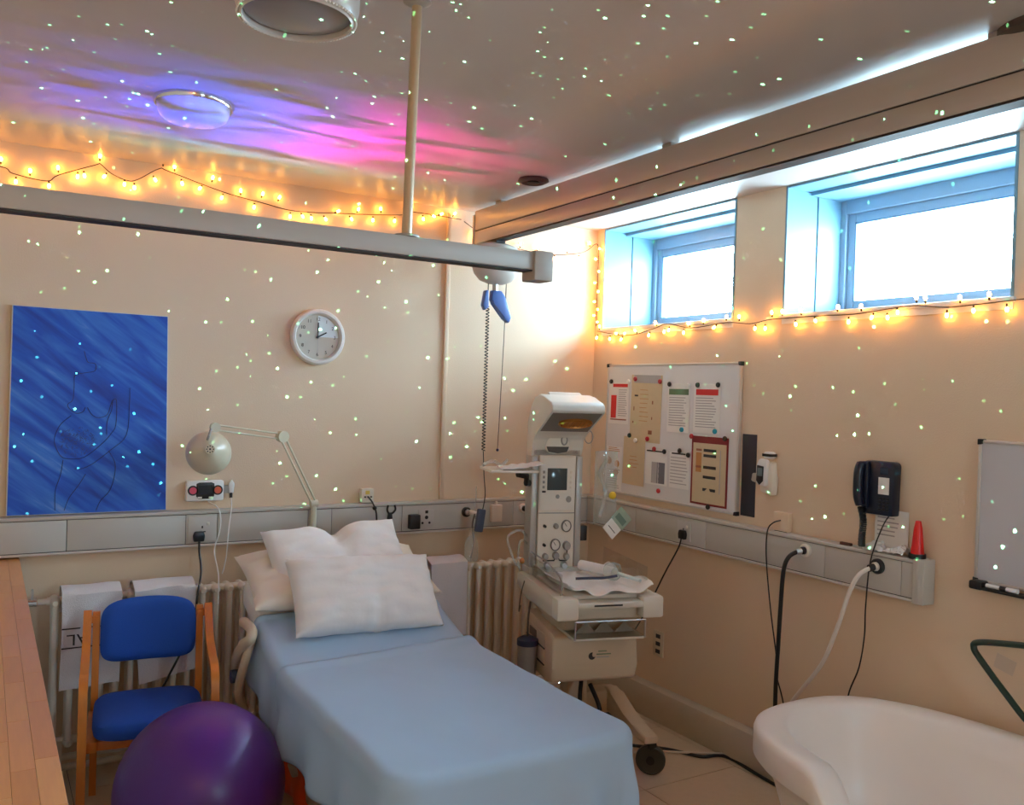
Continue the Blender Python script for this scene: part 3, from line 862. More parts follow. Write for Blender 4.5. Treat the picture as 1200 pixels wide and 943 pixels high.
# ------------------------------------------------------------------ things on the right wall
def whiteboard(label, y0, y1, z0, z1, name='whiteboard', panel=None, tray=False):
    t = thing(name, label, 'whiteboard', (XR, (y0 + y1) / 2, z0))
    G().box(XR - .016, XR, y0 + .005, y1 - .005, z0 + .005, z1 - .005).build('panel', panel or M('board_white', (224, 222, 222), .25, var=.01), t, smooth=False)
    fm = M('board_frame', (206, 200, 194), .3, metal=.4)
    for a, b, c, d in ((y0, y1, z0, z0 + .014), (y0, y1, z1 - .014, z1), (y0, y0 + .014, z0, z1), (y1 - .014, y1, z0, z1)):
        G().box(XR - .022, XR, a, b, c, d, .004).build('frame_bar', fm, t)
    for y in (y0, y1):
        for z in (z0, z1):
            sy, sz = (1 if y == y0 else -1), (1 if z == z0 else -1)
            e = .024
            G().prism([(0, 0), (e, 0), (e * .9, .017), (.017, e * .9), (0, e)] if sy * sz > 0 else [(0, e), (.017, e * .9), (e * .9, .017), (e, 0), (0, 0)], -.001, .0255,
                      Matrix(((0, 0, -1, XR), (sy, 0, 0, y - sy * .003), (0, sz, 0, z - sz * .003), (0, 0, 0, 1))), .003).build('corner_cap', BLACK, t)
    return t
whiteboard('wall whiteboard covered with pinned notices and magnets beside the infant warmer', 3.42, 4.60, 1.280, 2.105)
BX = XR - .0165
def notice(label, yl, yr, zt, zb, base, prints, tilt=0):
    w_, h_ = yl - yr, zt - zb
    m = on_right((yl + yr) / 2, (zt + zb) / 2, BX) @ RZ(tilt)
    t = thing('notice', label, 'notice', m.translation)
    G().grid(lambda u, v: m @ Vector(((u - .5) * w_, (v - .5) * h_, .0012 + .003 * math.sin(u * PI) * (1 - v) ** 2)), 6, 6, .0006).build('sheet', base, t)
    for u0, u1, v0, v1, pm in prints:
        def f(u, v):
            uu, vv = u0 + (u1 - u0) * u, 1 - (v0 + (v1 - v0) * v)
            return m @ Vector(((uu - .5) * w_, (vv - .5) * h_, .0024 + .003 * math.sin(uu * PI) * (1 - vv) ** 2))
        G().grid(f, 2, 4, .0003).build('print', pm, t)
    return t
def lines(u0, u1, v0, v1, n, pm=None, th=.35):
    r_ = []
    for k in range(n):
        v = v0 + (v1 - v0) * k / n
        r_.append((u0, u1 - random.random() * .25 * (u1 - u0), v, v + (v1 - v0) / n * th, pm or INKGR))
    return r_
notice('white notice with red header and red side block', 4.575, 4.375, 1.985, 1.725, PAPER, [(.2, .95, .02, .10, INKR), (.12, .40, .30, .86, INKR), (.1, .92, .88, .91, INKRB)] + lines(.5, .95, .16, .84, 13))
notice('tall buff laminated chart with a grey header strip', 4.35, 4.06, 2.035, 1.625, PAPERB, [(.08, .95, .0, .12, INKGR), (.12, .24, .30, .325, INKK), (.7, .74, .38, .43, INKRB), (.1, .13, .48, .54, INKRB), (.08, .12, .70, .73, INKRB), (.62, .74, .82, .88, INKRB), (.7, .73, .62, .66, INKRB)] + lines(.3, .6, .22, .75, 8, INKO, .12), -1)
notice('white notice with green header and a teal sticker at its foot', 4.005, 3.815, 1.985, 1.70, PAPER, [(.06, .95, .11, .23, INKG)] + lines(.08, .9, .28, .9, 12))
notice('white notice with red header and a teal sticker at its foot', 3.78, 3.57, 1.985, 1.708, PAPER, [(.08, .92, .11, .23, INKR)] + lines(.08, .9, .28, .92, 12))
t_ = notice('narrow white sheet with three orange discs', 4.578, 4.42, 1.578, 1.298, PAPER, lines(.1, .85, .02, .13, 3, INKO) + lines(.08, .9, .52, .98, 9))
for u, v in ((-.048, .055), (.03, .04), (.02, -.015)):
    c = on_right(4.50, 1.43, BX) @ Vector((u, v, .0025))
    G().cyl(c, c - Vector((.0006, 0, 0)), .023, seg=18).build('disc', INKO, t_)
notice('small plain buff sheet hanging beside the orange discs', 4.41, 4.20, 1.65, 1.352, PAPERB, lines(.3, .75, .4, .7, 4, INKO, .15), -1)
notice('small white sheet with a grey gradient picture', 4.19, 3.99, 1.585, 1.375, PAPER, [(.05, .8, .02, .06, INKK), (.3, .9, .35, .95, INKGR), (.55, .9, .35, .95, M('print_midgrey', (110, 108, 114), .6))])
notice('small white sheet of fine ruled text under a black magnet', 3.97, 3.80, 1.585, 1.375, PAPER, [(.1, .8, .02, .06, INKK)] + lines(.05, .92, .14, .95, 9, INKGR, .25))
t_ = notice('maroon-bordered laminated notice with black bars', 3.785, 3.495, 1.69, 1.305, M('notice_maroon', (128, 34, 36), .35), [(.05, .95, .10, .97, PAPERB)])
mmn = on_right(3.64, 1.4975, BX)
for v in (.115, .085, .02, -.035, -.105):
    G().box(-.045, .055, v - .008, v + .008, .0038, .0043, m=mmn).build('print_bar', INKK, t_)
for v in (.115, .02):
    G().box(-.105, -.06, v - .006, v + .006, .0038, .0043, m=mmn).build('print_bar', INKRB, t_)
G().box(-.105, -.06, -.01, .10, .0036, .0040, m=mmn).build('print_block', INKO, t_)
G().box(.085, .09, -.12, .12, .0038, .0042, m=mmn).build('print_bar', INKGR, t_)
mag_me = {}
for cn, c in (('black', (26, 24, 26)), ('red', (176, 30, 44)), ('white', (232, 230, 226)), ('teal', (38, 150, 170))):
    mag_me[cn] = G().lathe([(0, 0), (.0145, 0), (.0145, .006), (.012, .009), (0, .010)], 16).mesh('magnet', M('magnet_' + cn, c, .35))
MG = [('black', 4.55, 1.994, 'black magnet at the top left of the red-block notice'), ('white', 4.374, 1.994, 'white magnet at the top right of the red-block notice'),
      ('red', 4.307, 2.011, 'red magnet on the left of the grey header strip'), ('red', 4.073, 1.996, 'red magnet on the right of the grey header strip'),
      ('black', 3.988, 1.981, 'black magnet at the top left of the green-header notice'), ('white', 3.826, 1.973, 'white magnet at the top right of the green-header notice'),
      ('black', 3.749, 1.978, 'black magnet at the top left of the red-header notice with teal sticker'), ('black', 3.586, 1.98, 'black magnet at the top right of the red-header notice with teal sticker'),
      ('black', 4.348, 1.658, 'black magnet at the lower left corner of the tall buff chart'), ('red', 4.174, 1.646, 'red magnet at the foot of the tall buff chart'),
      ('white', 4.287, 1.630, 'white magnet holding the small plain buff sheet'), ('red', 4.107, 1.589, 'red magnet holding the grey picture sheet'),
      ('black', 4.014, 1.58, 'black magnet at the right corner of the grey picture sheet'), ('black', 3.88, 1.595, 'black magnet in the middle above the ruled text sheet'),
      ('black', 3.807, 1.575, 'black magnet between the ruled text sheet and the maroon notice'), ('red', 3.785, 1.685, 'red magnet at the top left of the maroon-bordered notice'),
      ('black', 3.52, 1.687, 'black magnet at the top right of the maroon-bordered notice'), ('red', 4.056, 1.342, 'lone red magnet on the bare board below the grey picture sheet'),
      ('black', 3.634, 1.299, 'black magnet on the bottom frame below the maroon notice'),
      ('teal', 3.87, 1.718, 'teal disc at the foot of the green-header notice'), ('teal', 3.60, 1.722, 'teal disc at the foot of the red-header notice')]
for cn, y, z, lb in MG:
    o = share('magnet', mag_me[cn], None, on_right(y, z, BX - .0045))
    tag(o, lb, 'magnet', 'discs on the notice whiteboard')
b2 = whiteboard('plain empty whiteboard with a pen tray, beyond the wall telephone', .9, 2.095, 1.190, 1.770, panel=M('board_grey', (196, 196, 202), .3, var=.01))
G().box(XR - .07, XR - .02, .95, 2.06, 1.172, 1.184, .003).build('pen_tray', BLACK, b2)
G().box(XR - .074, XR - .02, 2.03, 2.085, 1.170, 1.205, .008).build('tray_end', BLACK, b2)
t = thing('marker_pen', 'white marker pen lying in the whiteboard tray', 'pen', (XR - .05, 1.96, 1.184))
G().cyl((XR - .055, 2.02, 1.193), (XR - .055, 1.93, 1.193), .0085, seg=12).build('barrel', WHITE, t)
G().cyl((XR - .055, 1.93, 1.193), (XR - .055, 1.895, 1.193), .009, seg=12).build('cap', WHITE, t)
G().cyl((XR - .055, 1.965, 1.193), (XR - .055, 1.94, 1.193), .0088, seg=12).build('print_band', INKK, t)
tag(G().box(-.05, .05, -.218, .218, 0, .004, .001, m=on_right(3.358, 1.502)).build('dark_panel', M('panel_black', (40, 36, 44), .5)), 'tall narrow black strip fixed to the wall beside the notice whiteboard', 'panel')

# ear thermometer in wall cradle
t = thing('ear_thermometer', 'white ear thermometer in its wall cradle beside the black strip', 'thermometer', (XR, 3.2, 1.42))
mt_ = on_right(3.20, 1.52, XR)
G().prism([(-.035, -.09), (.045, -.105), (.05, -.02), (.035, .07), (-.03, .07), (-.045, .0)], 0, .05, mt_, .012).build('cradle', OFFW, t)
G().box(-.085, -.03, -.055, -.01, .015, .055, .008, m=mt_ @ RZ(-10)).build('probe_holder', M('holder_grey', (176, 170, 160), .4), t)
G().prism([(-.04, -.05), (.02, -.06), (.03, .08), (-.025, .085), (-.045, .04)], .045, .075, mt_, .012).build('body', WHITE, t)
G().prism([(-.033, -.03), (-.012, -.052), (.012, -.03), (.014, .045), (-.03, .05)], .074, .08, mt_, .004).build('face', BLACK, t)
G().box(-.024, .008, -.005, .036, .079, .082, .002, m=mt_).build('display', M('lcd_grey', (96, 108, 112), .3), t)
G().box(-.01, .045, .085, .12, .02, .06, .01, m=mt_).build('probe_head', WHITE, t)
G().box(-.012, .047, .096, .11, .018, .063, m=mt_).build('probe_ring', BLACK, t)

# wall phone
t = thing('wall_telephone', 'navy-black wall telephone with coiled cord hanging over the trunking', 'telephone', (XR, 2.54, 1.39))
mp_ = on_right(2.54, 1.53, XR)
NAVY = M('phone_navy', (18, 24, 44), .3)
G().prism([(-.075, .105), (-.06, .115), (.078, .115), (.088, .10), (.085, -.125), (-.065, -.125), (-.075, -.11)], 0, .055, mp_, .008).build('base', NAVY, t)
G().prism([(-.092, .11), (-.035, .112), (-.035, -.10), (-.088, -.09)], .05, .07, mp_, .008).build('handset_rest', NAVY, t)
G().tube([mp_ @ Vector(q) for q in ((-.066, .10, .075), (-.07, .06, .088), (-.07, -.04, .088), (-.066, -.085, .075))], .021, 12, smooth=5).build('handset', NAVY, t)
cd_ = G().box(.012, .066, -.03, .045, .054, .057, m=mp_).build('index_card', PAPER, t)
G().box(.018, .06, .058, .09, .054, .058, .002, m=mp_).build('display', M('phone_display', (44, 58, 78), .2), t)
for r_ in range(4):
    for c_ in range(3):
        G().box(.014 + c_ * .02, .028 + c_ * .02, -.055 - r_ * .016, -.045 - r_ * .016, .054, .059, .002, m=mp_).build('key', BLACK, t)
for k in range(6):
    for sx in (.006, .068):
        G().box(sx, sx + .006, .036 - k * .013, .042 - k * .013, .054, .058, m=mp_).build('memory_key', BLACK, t)
pts = []
pc = catmull([Vector(q) for q in ((XR - .06, 2.612, 1.43), (XR - .05, 2.605, 1.37), (XR - .075, 2.59, 1.30), (XR - .095, 2.575, 1.262))], 16)
for k in range(len(pc) * 4 - 4):
    q = pc[k // 4].lerp(pc[k // 4 + 1], (k % 4) / 4)
    a = k * .85
    pts.append(q + Vector((.013 * math.cos(a), .013 * math.sin(a), 0)))
G().tube(pts, .0042, 5).build('coiled_cord', BLACK, t)
G().tube([(XR - .02, 2.49, 1.41), (XR - .06, 2.50, 1.35), (XR - .09, 2.53, 1.20), (XR - .085, 2.55, 1.0), (XR - .06, 2.57, .85), (XR - .05, 2.60, .70), (XR - .04, 2.66, .55), (XR - .04, 2.66, .40)], .0035, 6, smooth=6).build('line_cord', BLACK, t)
t = notice('white text sheet on the wall under the wall telephone', 2.575, 2.405, 1.43, 1.255, PAPER, lines(.08, .75, .2, .75, 5, INKGR, .3))
for o in [t] : o.location.x += .0115
t = thing('plastic_wrapper', 'crumpled clear white plastic wrapper lying on the trunking below the telephone', 'wrapper', (XR - .05, 2.5, 1.243))
def crumple(u, v):
    x = (u - .5) * .19
    y = (v - .5) * .075
    n = noise.noise(Vector((u * 6, v * 5, 2.3))) * .022 + noise.noise(Vector((u * 14, v * 12, 7))) * .009
    return Vector((XR - .045 + y, 2.475 - x, 1.247 + abs(n) + .035 * math.sin(PI * v) * (.6 + .4 * math.sin(u * 9))))
G().grid(crumple, 26, 14, .001).build('wrapper_film', M('wrapper_white', (226, 222, 218), .35, alpha=.85), t)
G().tube([(XR - .07, 2.585, 1.25), (XR - .06, 2.55, 1.268), (XR - .05, 2.50, 1.282)], .012, 10, smooth=4, radii=None).build('wrapper_twist', M('wrapper_white', (226, 222, 218), .35), t)
tag(G().box(XR - .062, XR - .045, 2.66, 2.72, 1.243, 1.256, .002).build('bracket_clip', M('clip_brown', (78, 52, 40), .6)), 'small brown clip lying on the right trunking', 'clip')
t = thing('red_cone', 'red torch cone standing on a black base at the trunking end', 'cone', (XR - .04, 2.335, 1.243))
G().lathe([(0, 0), (.034, 0), (.036, .006), (.034, .022), (0, .022)], 24, T(XR - .042, 2.335, 1.243)).build('base', BLACK, t)
G().lathe([(.028, .022), (.024, .06), (.018, .13), (.013, .152), (.011, .162), (0, .164)], 24, T(XR - .042, 2.335, 1.243)).build('cone', M('cone_red', (214, 24, 22), .35), t)
t = thing('cable_box', 'white cable box with thin black lead above the right trunking', 'box', (XR, 3.10, 1.243))
G().box(XR - .035, XR, 3.055, 3.15, 1.244, 1.34, .005).build('case', WALL, t)
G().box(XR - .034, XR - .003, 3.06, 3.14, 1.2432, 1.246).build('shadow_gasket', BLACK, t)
G().tube([(XR - .035, 3.10, 1.30), (XR - .07, 3.12, 1.285), (XR - .09, 3.135, 1.24), (XR - .09, 3.135, 1.1), (XR - .085, 3.10, .85), (XR - .07, 3.07, .64), (XR - .06, 3.07, .53), (XR - .06, 3.03, .43), (XR - .05, 3.0, .3)], .0038, 6, smooth=6).build('lead', BLACK, t)
t = thing('gas_hose', 'thick black hose curving down from the right trunking outlet', 'hose', (XD, 2.9, .3))
G().cyl((XD - .02, 2.90, 1.185), (XD - .05, 2.915, 1.178), .014, seg=14).build('hose_fitting', STEEL, t)
G().tube([(XD - .045, 2.913, 1.18), (XD - .075, 2.94, 1.15), (XD - .085, 2.96, 1.08), (XD - .08, 2.975, .9), (XD - .07, 2.99, .72), (XD - .05, 3.015, .5), (XD - .03, 3.03, .3)], .0105, 10, smooth=6).build('hose_pipe', BLACK, t)
t = thing('gas_hose', 'white hose curving down from the outlet near the red cone', 'hose', (XD, 2.5, .3))
G().cyl((XD - .02, 2.50, 1.182), (XD - .05, 2.51, 1.175), .016, seg=14).build('hose_fitting', BLACK, t)
G().tube([(XD - .045, 2.508, 1.176), (XD - .08, 2.54, 1.14), (XD - .09, 2.58, 1.05), (XD - .085, 2.64, .88), (XD - .06, 2.73, .70), (XD - .03, 2.86, .54), (XD - .0, 2.95, .44), (XD + .0, 3.0, .35)], .010, 10, smooth=6).build('hose_pipe', M('hose_white', (222, 214, 206), .5), t)
tag(G().box(-.04, .04, -.03, .03, 0, .002, m=on_right(1.965, .885) @ RZ(-14)).build('wall_sticker', M('faded_sticker', (206, 186, 166), .7)), 'small faded paper sticker low on the right wall behind the green rail', 'sticker')
t = thing('grab_rail', 'dark green tubular grab rail bent towards the pool', 'rail', (XR, 1.75, .8))
G().tube([(XR - .02, 1.55, 1.06), (XR - .10, 1.62, 1.04), (XR - .10, 1.9, .995), (XR - .10, 2.02, .97), (XR - .10, 2.035, .945), (XR - .10, 2.01, .91), (XR - .10, 1.90, .80), (XR - .10, 1.80, .715), (XR - .02, 1.76, .70)], .0125, 10, smooth=6).build('rail_tube', M('green_enamel', (26, 50, 38), .35), t)
for y, z in ((1.55, 1.06), (1.76, .70)):
    G().cyl((XR, y, z), (XR - .015, y, z), .035, seg=20).build('wall_flange', M('green_enamel', (26, 50, 38), .35), t)

# ------------------------------------------------------------------ radiator and towels
rd = thing('column_radiator', 'long cream column radiator under the back trunking', 'radiator', (1.62, 4.62, .12))
sec = G()
for y in (-.045, .045):
    sec.tube([(0, y, .02), (0, y, .05), (0, y, .68), (0, y, .71)], .0155, 10, radii=[.012, .0155, .0155, .012])
for z in (.035, .70):
    sec.tube([(0, -.066, z), (0, -.05, z), (0, .05, z), (0, .066, z)], .02, 10, radii=[.012, .021, .021, .012])
    sec.tube([(-.033, 0, z), (.033, 0, z)], .019, 10)
sec_me = sec.mesh('radiator_section', RADI)
SP = .066
ns = int((2.96 - .30) / SP)
for k in range(ns + 1):
    share('radiator_section', sec_me, rd, T(.31 + k * SP, 4.62, .16))
for x in (.34, 1.5, 2.85):
    G().box(x - .015, x + .015, 4.60, 4.64, 0, .20).build('radiator_foot', RADI, rd)
for z in (.05, .10):
    G().tube([(.15, 4.66, z), (3.2, 4.66, z)], .016, 10).build('heating_pipe', RADI, rd)
G().tube([(.31, 4.62, .86), (.24, 4.62, .86)], .014, 10).build('valve_tail', RADI, rd)
G().cyl((.235, 4.62, .86), (.20, 4.62, .86), .022, .016, 14).build('valve', CHROME, rd)
G().box(.212, .222, 4.61, 4.63, .86, .92).build('valve_lever', STEEL, rd)
for x in (.95, 1.2):
    G().tube([(x, 4.55, .6), (x, 4.535, .6)], .012, 10).build('bracket_stud', RADI, rd)

def towel(label, x0, x1, ztop, zb0, zb1, seed, skew=0):
    t = thing('towel', label, 'towel', ((x0 + x1) / 2, 4.6, zb0))
    yf, yb = 4.535, 4.70
    def f(u, v):
        x = x0 + (x1 - x0) * u
        L = .10 + .11 * PI / 2 + (ztop - zb0)
        back, top = .12, .165
        front = ztop - .03 - (zb0 + (zb1 - zb0) * u)
        s = v * (back + top + front)
        wob = .006 * noise.noise(Vector((u * 3 + seed, v * 4, seed))) + .004 * math.sin(u * 9 + seed)
        if s < back:
            return Vector((x, yb + .004, ztop - .02 - (back - s)))
        if s < back + top:
            q = (s - back) / top
            return Vector((x, yb + .004 + (yf - yb - .004) * q, ztop - .02 + .022 * math.sin(PI * q) + wob * .3))
        d = s - back - top
        return Vector((x + skew * d + .01 * math.sin(d * 8 + seed) * d, yf - .004 + wob - .02 * d * math.sin(u * 5 + seed) * .4 - .012 * d, ztop - .02 - d))
    G().grid(f, 16, 40, .006).build('cloth', TOWEL, t)
    return t, f
t, f1 = towel('white towel with printed stripe hung on the radiator beside the worktop', .335, .59, .925, .45, .46, 1.0)
for zz in (.745, .655):
    G().box(.336, .588, 4.5225, 4.5235, zz - .003, zz + .003, m=Matrix.Identity(4)).build('stripe', INKK, t)
text('lettering', 'AL', .074, INKK, t, Matrix(((-1, 0, 0, .405), (0, 0, -1, 4.5215), (0, -1, 0, .695), (0, 0, 0, 1))), sx=1.15)
towel('plain white towel hung on the radiator behind the blue chair', .645, .925, .925, .43, .48, 3.3, .06)
towel('plain grey-white towel hung on the radiator right of the bed', 2.22, 2.455, .93, .46, .47, 5.1)

# ------------------------------------------------------------------ wooden worktop on the left
wt = thing('wood_worktop', 'orange butcher-block wooden worktop running to the back wall', 'worktop', (-.28, 2.9, 0))
G().box(XL + .012, .158, 1.0, YB - .01, 1.012, 1.045, .004).build('core', M('wood_edge', (176, 118, 70), .4, var=.12, scale=5, stretch=(10, 1, 10)), wt)
G().box(XL + .012, .10, 1.05, YB - .01, .0, 1.012).build('carcass', M('cabinet_white', (200, 194, 186), .5), wt, smooth=False)
wm = [M('wood_stave_%d' % i, c, .32, var=.10, scale=5, stretch=(22, 1.6, 5), coat=.25) for i, c in enumerate(((212, 146, 84), (207, 141, 80), (216, 152, 90), (203, 136, 76), (210, 143, 84)))]
sw = .0485
stave = {}
k = 0
x = XL + .012
while x < .15:
    y = 1.0 - random.random() * .3
    while y < YB - .01:
        L_ = random.choice((.26, .32, .4))
        a, b = max(y, 1.0), min(y + L_, YB - .01)
        if b - a > .01:
            key = (round(b - a, 2), random.randrange(5))
            if key not in stave:
                h = key[0] / 2
                stave[key] = G().box(-sw / 2 + .0003, sw / 2 - .0003, -h + .0003, h - .0003, 0, .0052, .0006, 1).mesh('stave', wm[key[1]], smooth=False)
            share('stave', stave[key], wt, T(x + sw / 2, (a + b) / 2, 1.045))
        y += L_
    x += sw

# ------------------------------------------------------------------ chair
ch = thing('armchair', 'blue upholstered armchair with bent orange beech arms', 'chair', (.66, 4.14, 0), R(-7))
def rbox(w_, d_, n=24, p=4):
    return [(w_ * abs(math.cos(a)) ** (2 / p) * (1 if math.cos(a) >= 0 else -1), d_ * abs(math.sin(a)) ** (2 / p) * (1 if math.sin(a) >= 0 else -1)) for a in [2 * PI * k / n for k in range(n)]]
g = G()
prof = [(.90, .405), (.98, .415), (1.0, .44), (.985, .468), (.93, .482), (.7, .492), (.4, .496), (.02, .497)]
ol = rbox(.225, .225, 36, 5)
rings = []
for s_, z in prof:
    rings.append([g.bm.verts.new((x * s_, y * s_ - .015, z + .014 * (-(y * s_) / .225) ** 1 * -1 * 0)) for x, y in ol])
for a, b in zip(rings, rings[1:]):
    for q in range(36):
        g.bm.faces.new((a[q], a[(q + 1) % 36], b[(q + 1) % 36], b[q]))
g.bm.faces.new(rings[0][::-1]); g.bm.faces.new(rings[-1])
g.build('seat', BLUEF, ch, world=False)
g = G()
def backpad(u, v):
    a, b = (u - .5) * 2, (v - .5) * 2
    return a, b
N_ = 20
for side in (1, -1):
    def f(u, v):
        a, b = (u - .5) * 2, (v - .5) * 2
        # squircle outline
        r_ = max(abs(a), abs(b))
        k_ = 1.0
        if r_ > 0:
            nrm_ = (abs(a) ** 5 + abs(b) ** 5) ** .2
            k_ = r_ / nrm_
        x, z = a * k_ * .205, b * k_ * .135
        zz = z + .745 + (.018 * (1 - (x / .205) ** 2) if z > 0 else 0)
        th = .022 * (1 - r_ ** 6) ** .5
        return Vector((x, .205 - .0 + .035 * (1 - (x / .205) ** 2) * 1 - side * th + .10 * (zz - .745), zz))
    g.grid(f, N_, N_)
bmesh.ops.remove_doubles(g.bm, verts=g.bm.verts, dist=.0004)
g.build('backrest', BLUEF, ch, world=False)
for s_ in (-1, 1):
    xw = s_ * .222
    G().strip(catmull([Vector(q) for q in ((xw, .25, 0), (xw, .215, .3), (xw, .205, .5), (xw, .225, .72), (xw, .235, .845))], 6), (.03, 0, 0), .036).build('rear_post', BEECH, ch, world=False)
    xf = s_ * .258
    G().strip(catmull([Vector(q) for q in ((xf, .215, .85), (xf, .17, .80), (xf, .08, .715), (xf, -.06, .672), (xf, -.155, .655), (xf, -.20, .60), (xf, -.215, .45), (xf, -.225, 0))], 6), (.034, 0, 0), .03).build('arm_leg', BEECH, ch, world=False)
    G().box(min(xw, xf) - .01, max(xw, xf) + .01, .20, .235, .80, .83).build('arm_joint', BEECH, ch, world=False)
    G().box(s_ * .215 - .012 if s_ > 0 else s_ * .215 - .03, s_ * .215 + .03 if s_ > 0 else s_ * .215 + .012, -.2, .2, .36, .405, .004).build('side_stretcher', BEECH, ch, world=False)
G().box(-.22, .22, .16, .19, .36, .40, .004).build('cross_stretcher', BEECH, ch, world=False)
G().box(-.22, .22, -.18, -.15, .36, .40, .004).build('cross_stretcher', BEECH, ch, world=False)

# ------------------------------------------------------------------ balls
t = thing('exercise_ball', 'large shiny purple exercise ball standing beside the bed', 'ball', (.765, 3.545, 0))
prof = []
for k in range(65):
    a = -PI / 2 + PI * k / 64
    r_ = .32 * (1 + .0022 * math.sin(a * 70) * math.cos(a) ** 2)
    prof.append((max(0, r_ * math.cos(a)), r_ * math.sin(a)))
prof[0] = (0, -.32); prof[-1] = (0, .32)
bm_ = T(.765, 3.545, .32) @ RX(24) @ RY(14)
G().lathe(prof, 64, bm_).build('ball_skin', BALLM, t, ang=80)
c = bm_ @ Vector((0, 0, .318)); d = (bm_.to_3x3() @ Vector((0, 0, 1)))
G().cyl(bm_ @ Vector((.0, .0, -.319)), bm_ @ Vector((0, 0, -.322)), .008, seg=12).build('valve_plug', WHITE, t)
t = thing('peanut_ball', 'orange peanut exercise ball tucked under the bed edge behind the purple ball', 'ball', (1.31, 3.84, 0))
prof = [(0, -.3), (.08, -.285), (.14, -.24), (.165, -.17), (.15, -.08), (.135, 0), (.15, .08), (.165, .17), (.14, .24), (.08, .285), (0, .3)]
pp = catmull([Vector((a, b, 0)) for a, b in prof], 4)
G().lathe([(max(0, q.x) * .72, q.y * .8) for q in pp], 32, T(1.31, 3.84, .12) @ RX(90)).build('ball_skin', ORANGE, t, ang=80)

# ------------------------------------------------------------------ bed
BX0, BX1, BY0, BY1, BZ = 1.105, 2.05, 2.44, 4.42, .68
HINGE, SLOPE = 3.72, math.tan(R(20))
def bedz(y):
    d = y - HINGE
    if d < -.12: return BZ
    if d < .12: return BZ + SLOPE * (d + .12) ** 2 / .48
    return BZ + SLOPE * d
bed = thing('hospital_bed', 'cream-framed delivery bed with raised head end and blue sheets', 'bed', (1.575, 3.4, 0))
g = G()
def matt(u, v):
    y = BY0 + .06 + (BY1 - BY0 - .06) * v
    a = 2 * PI * u
    hw, hh = (BX1 - BX0) / 2 - .03, .068
    x = hw * abs(math.cos(a)) ** .16 * (1 if math.cos(a) >= 0 else -1)
    z = hh * abs(math.sin(a)) ** .3 * (1 if math.sin(a) >= 0 else -1)
    return Vector((1.575 + x, y, bedz(y) - .012 - hh + z))
g.grid(matt, 40, 40)
for vv in (0, 1):
    ring = [g.bm.verts.new(matt(k / 40, vv)) for k in range(40)]
    g.bm.faces.new(ring)
bmesh.ops.remove_doubles(g.bm, verts=g.bm.verts, dist=.0005)
g.build('mattress', LINEN, bed)
g = G()
g.box(BX0 + .05, BX1 - .05, BY0 + .08, 3.75, .485, .53, .008)
g.build('bed_platform', CREAM, bed)
G().prism([(3.72, .485), (4.40, .485 + .68 * SLOPE), (4.40, .525 + .68 * SLOPE), (3.70, .53)], 1.15, 2.0, Matrix(((0, 0, 1, 0), (1, 0, 0, 0), (0, 1, 0, 0), (0, 0, 0, 1)))).build('backrest_platform', CREAM, bed)
G().box(BX0 + .12, BX1 - .12, 2.6, 4.45, .36, .45, .01).build('chassis', BEIGE, bed)
for x in (1.35, 1.8):
    G().box(x - .05, x + .05, 2.9, 3.1, .18, .5, .01).build('lift_column', GREYP, bed)
    G().box(x - .05, x + .05, 3.9, 4.1, .18, .5, .01).build('lift_column', GREYP, bed)
G().box(1.22, 1.30, 2.66, 4.4, .12, .19, .01).build('base_beam', BEIGE, bed)
G().box(1.86, 1.94, 2.66, 4.4, .12, .19, .01).build('base_beam', BEIGE, bed)
for x in (1.26, 1.90):
    for y in (2.72, 4.3):
        cw = G().cyl((x - .02, y, .065), (x + .02, y, .065), .065, seg=24).build('castor', RUBBER, bed)
        G().box(x - .03, x + .03, y - .03, y + .03, .10, .135, .006).build('castor_fork', GREYP, cw)
# folded-down side handles by the head end
G().tube([(1.07, 4.2, .50), (1.03, 4.12, .62), (1.035, 4.02, .72), (1.055, 3.97, .76), (1.07, 4.02, .79), (1.06, 4.12, .80)], .024, 10, smooth=6).build('side_handle', BEIGE, bed)
G().tube([(1.07, 4.1, .40), (1.03, 4.06, .50), (1.05, 4.02, .66), (1.08, 4.04, .74)], .02, 10, smooth=6).build('side_handle', BEIGE, bed)
G().cyl((1.0, 4.08, .565), (1.045, 4.08, .565), .03, seg=18).build('clamp_knob', M('knob_slate', (58, 70, 92), .5), bed)
G().cyl((1.955, 4.35, .93), (2.12, 4.45, .93), .02, seg=14).build('head_tube', GREYP, bed)

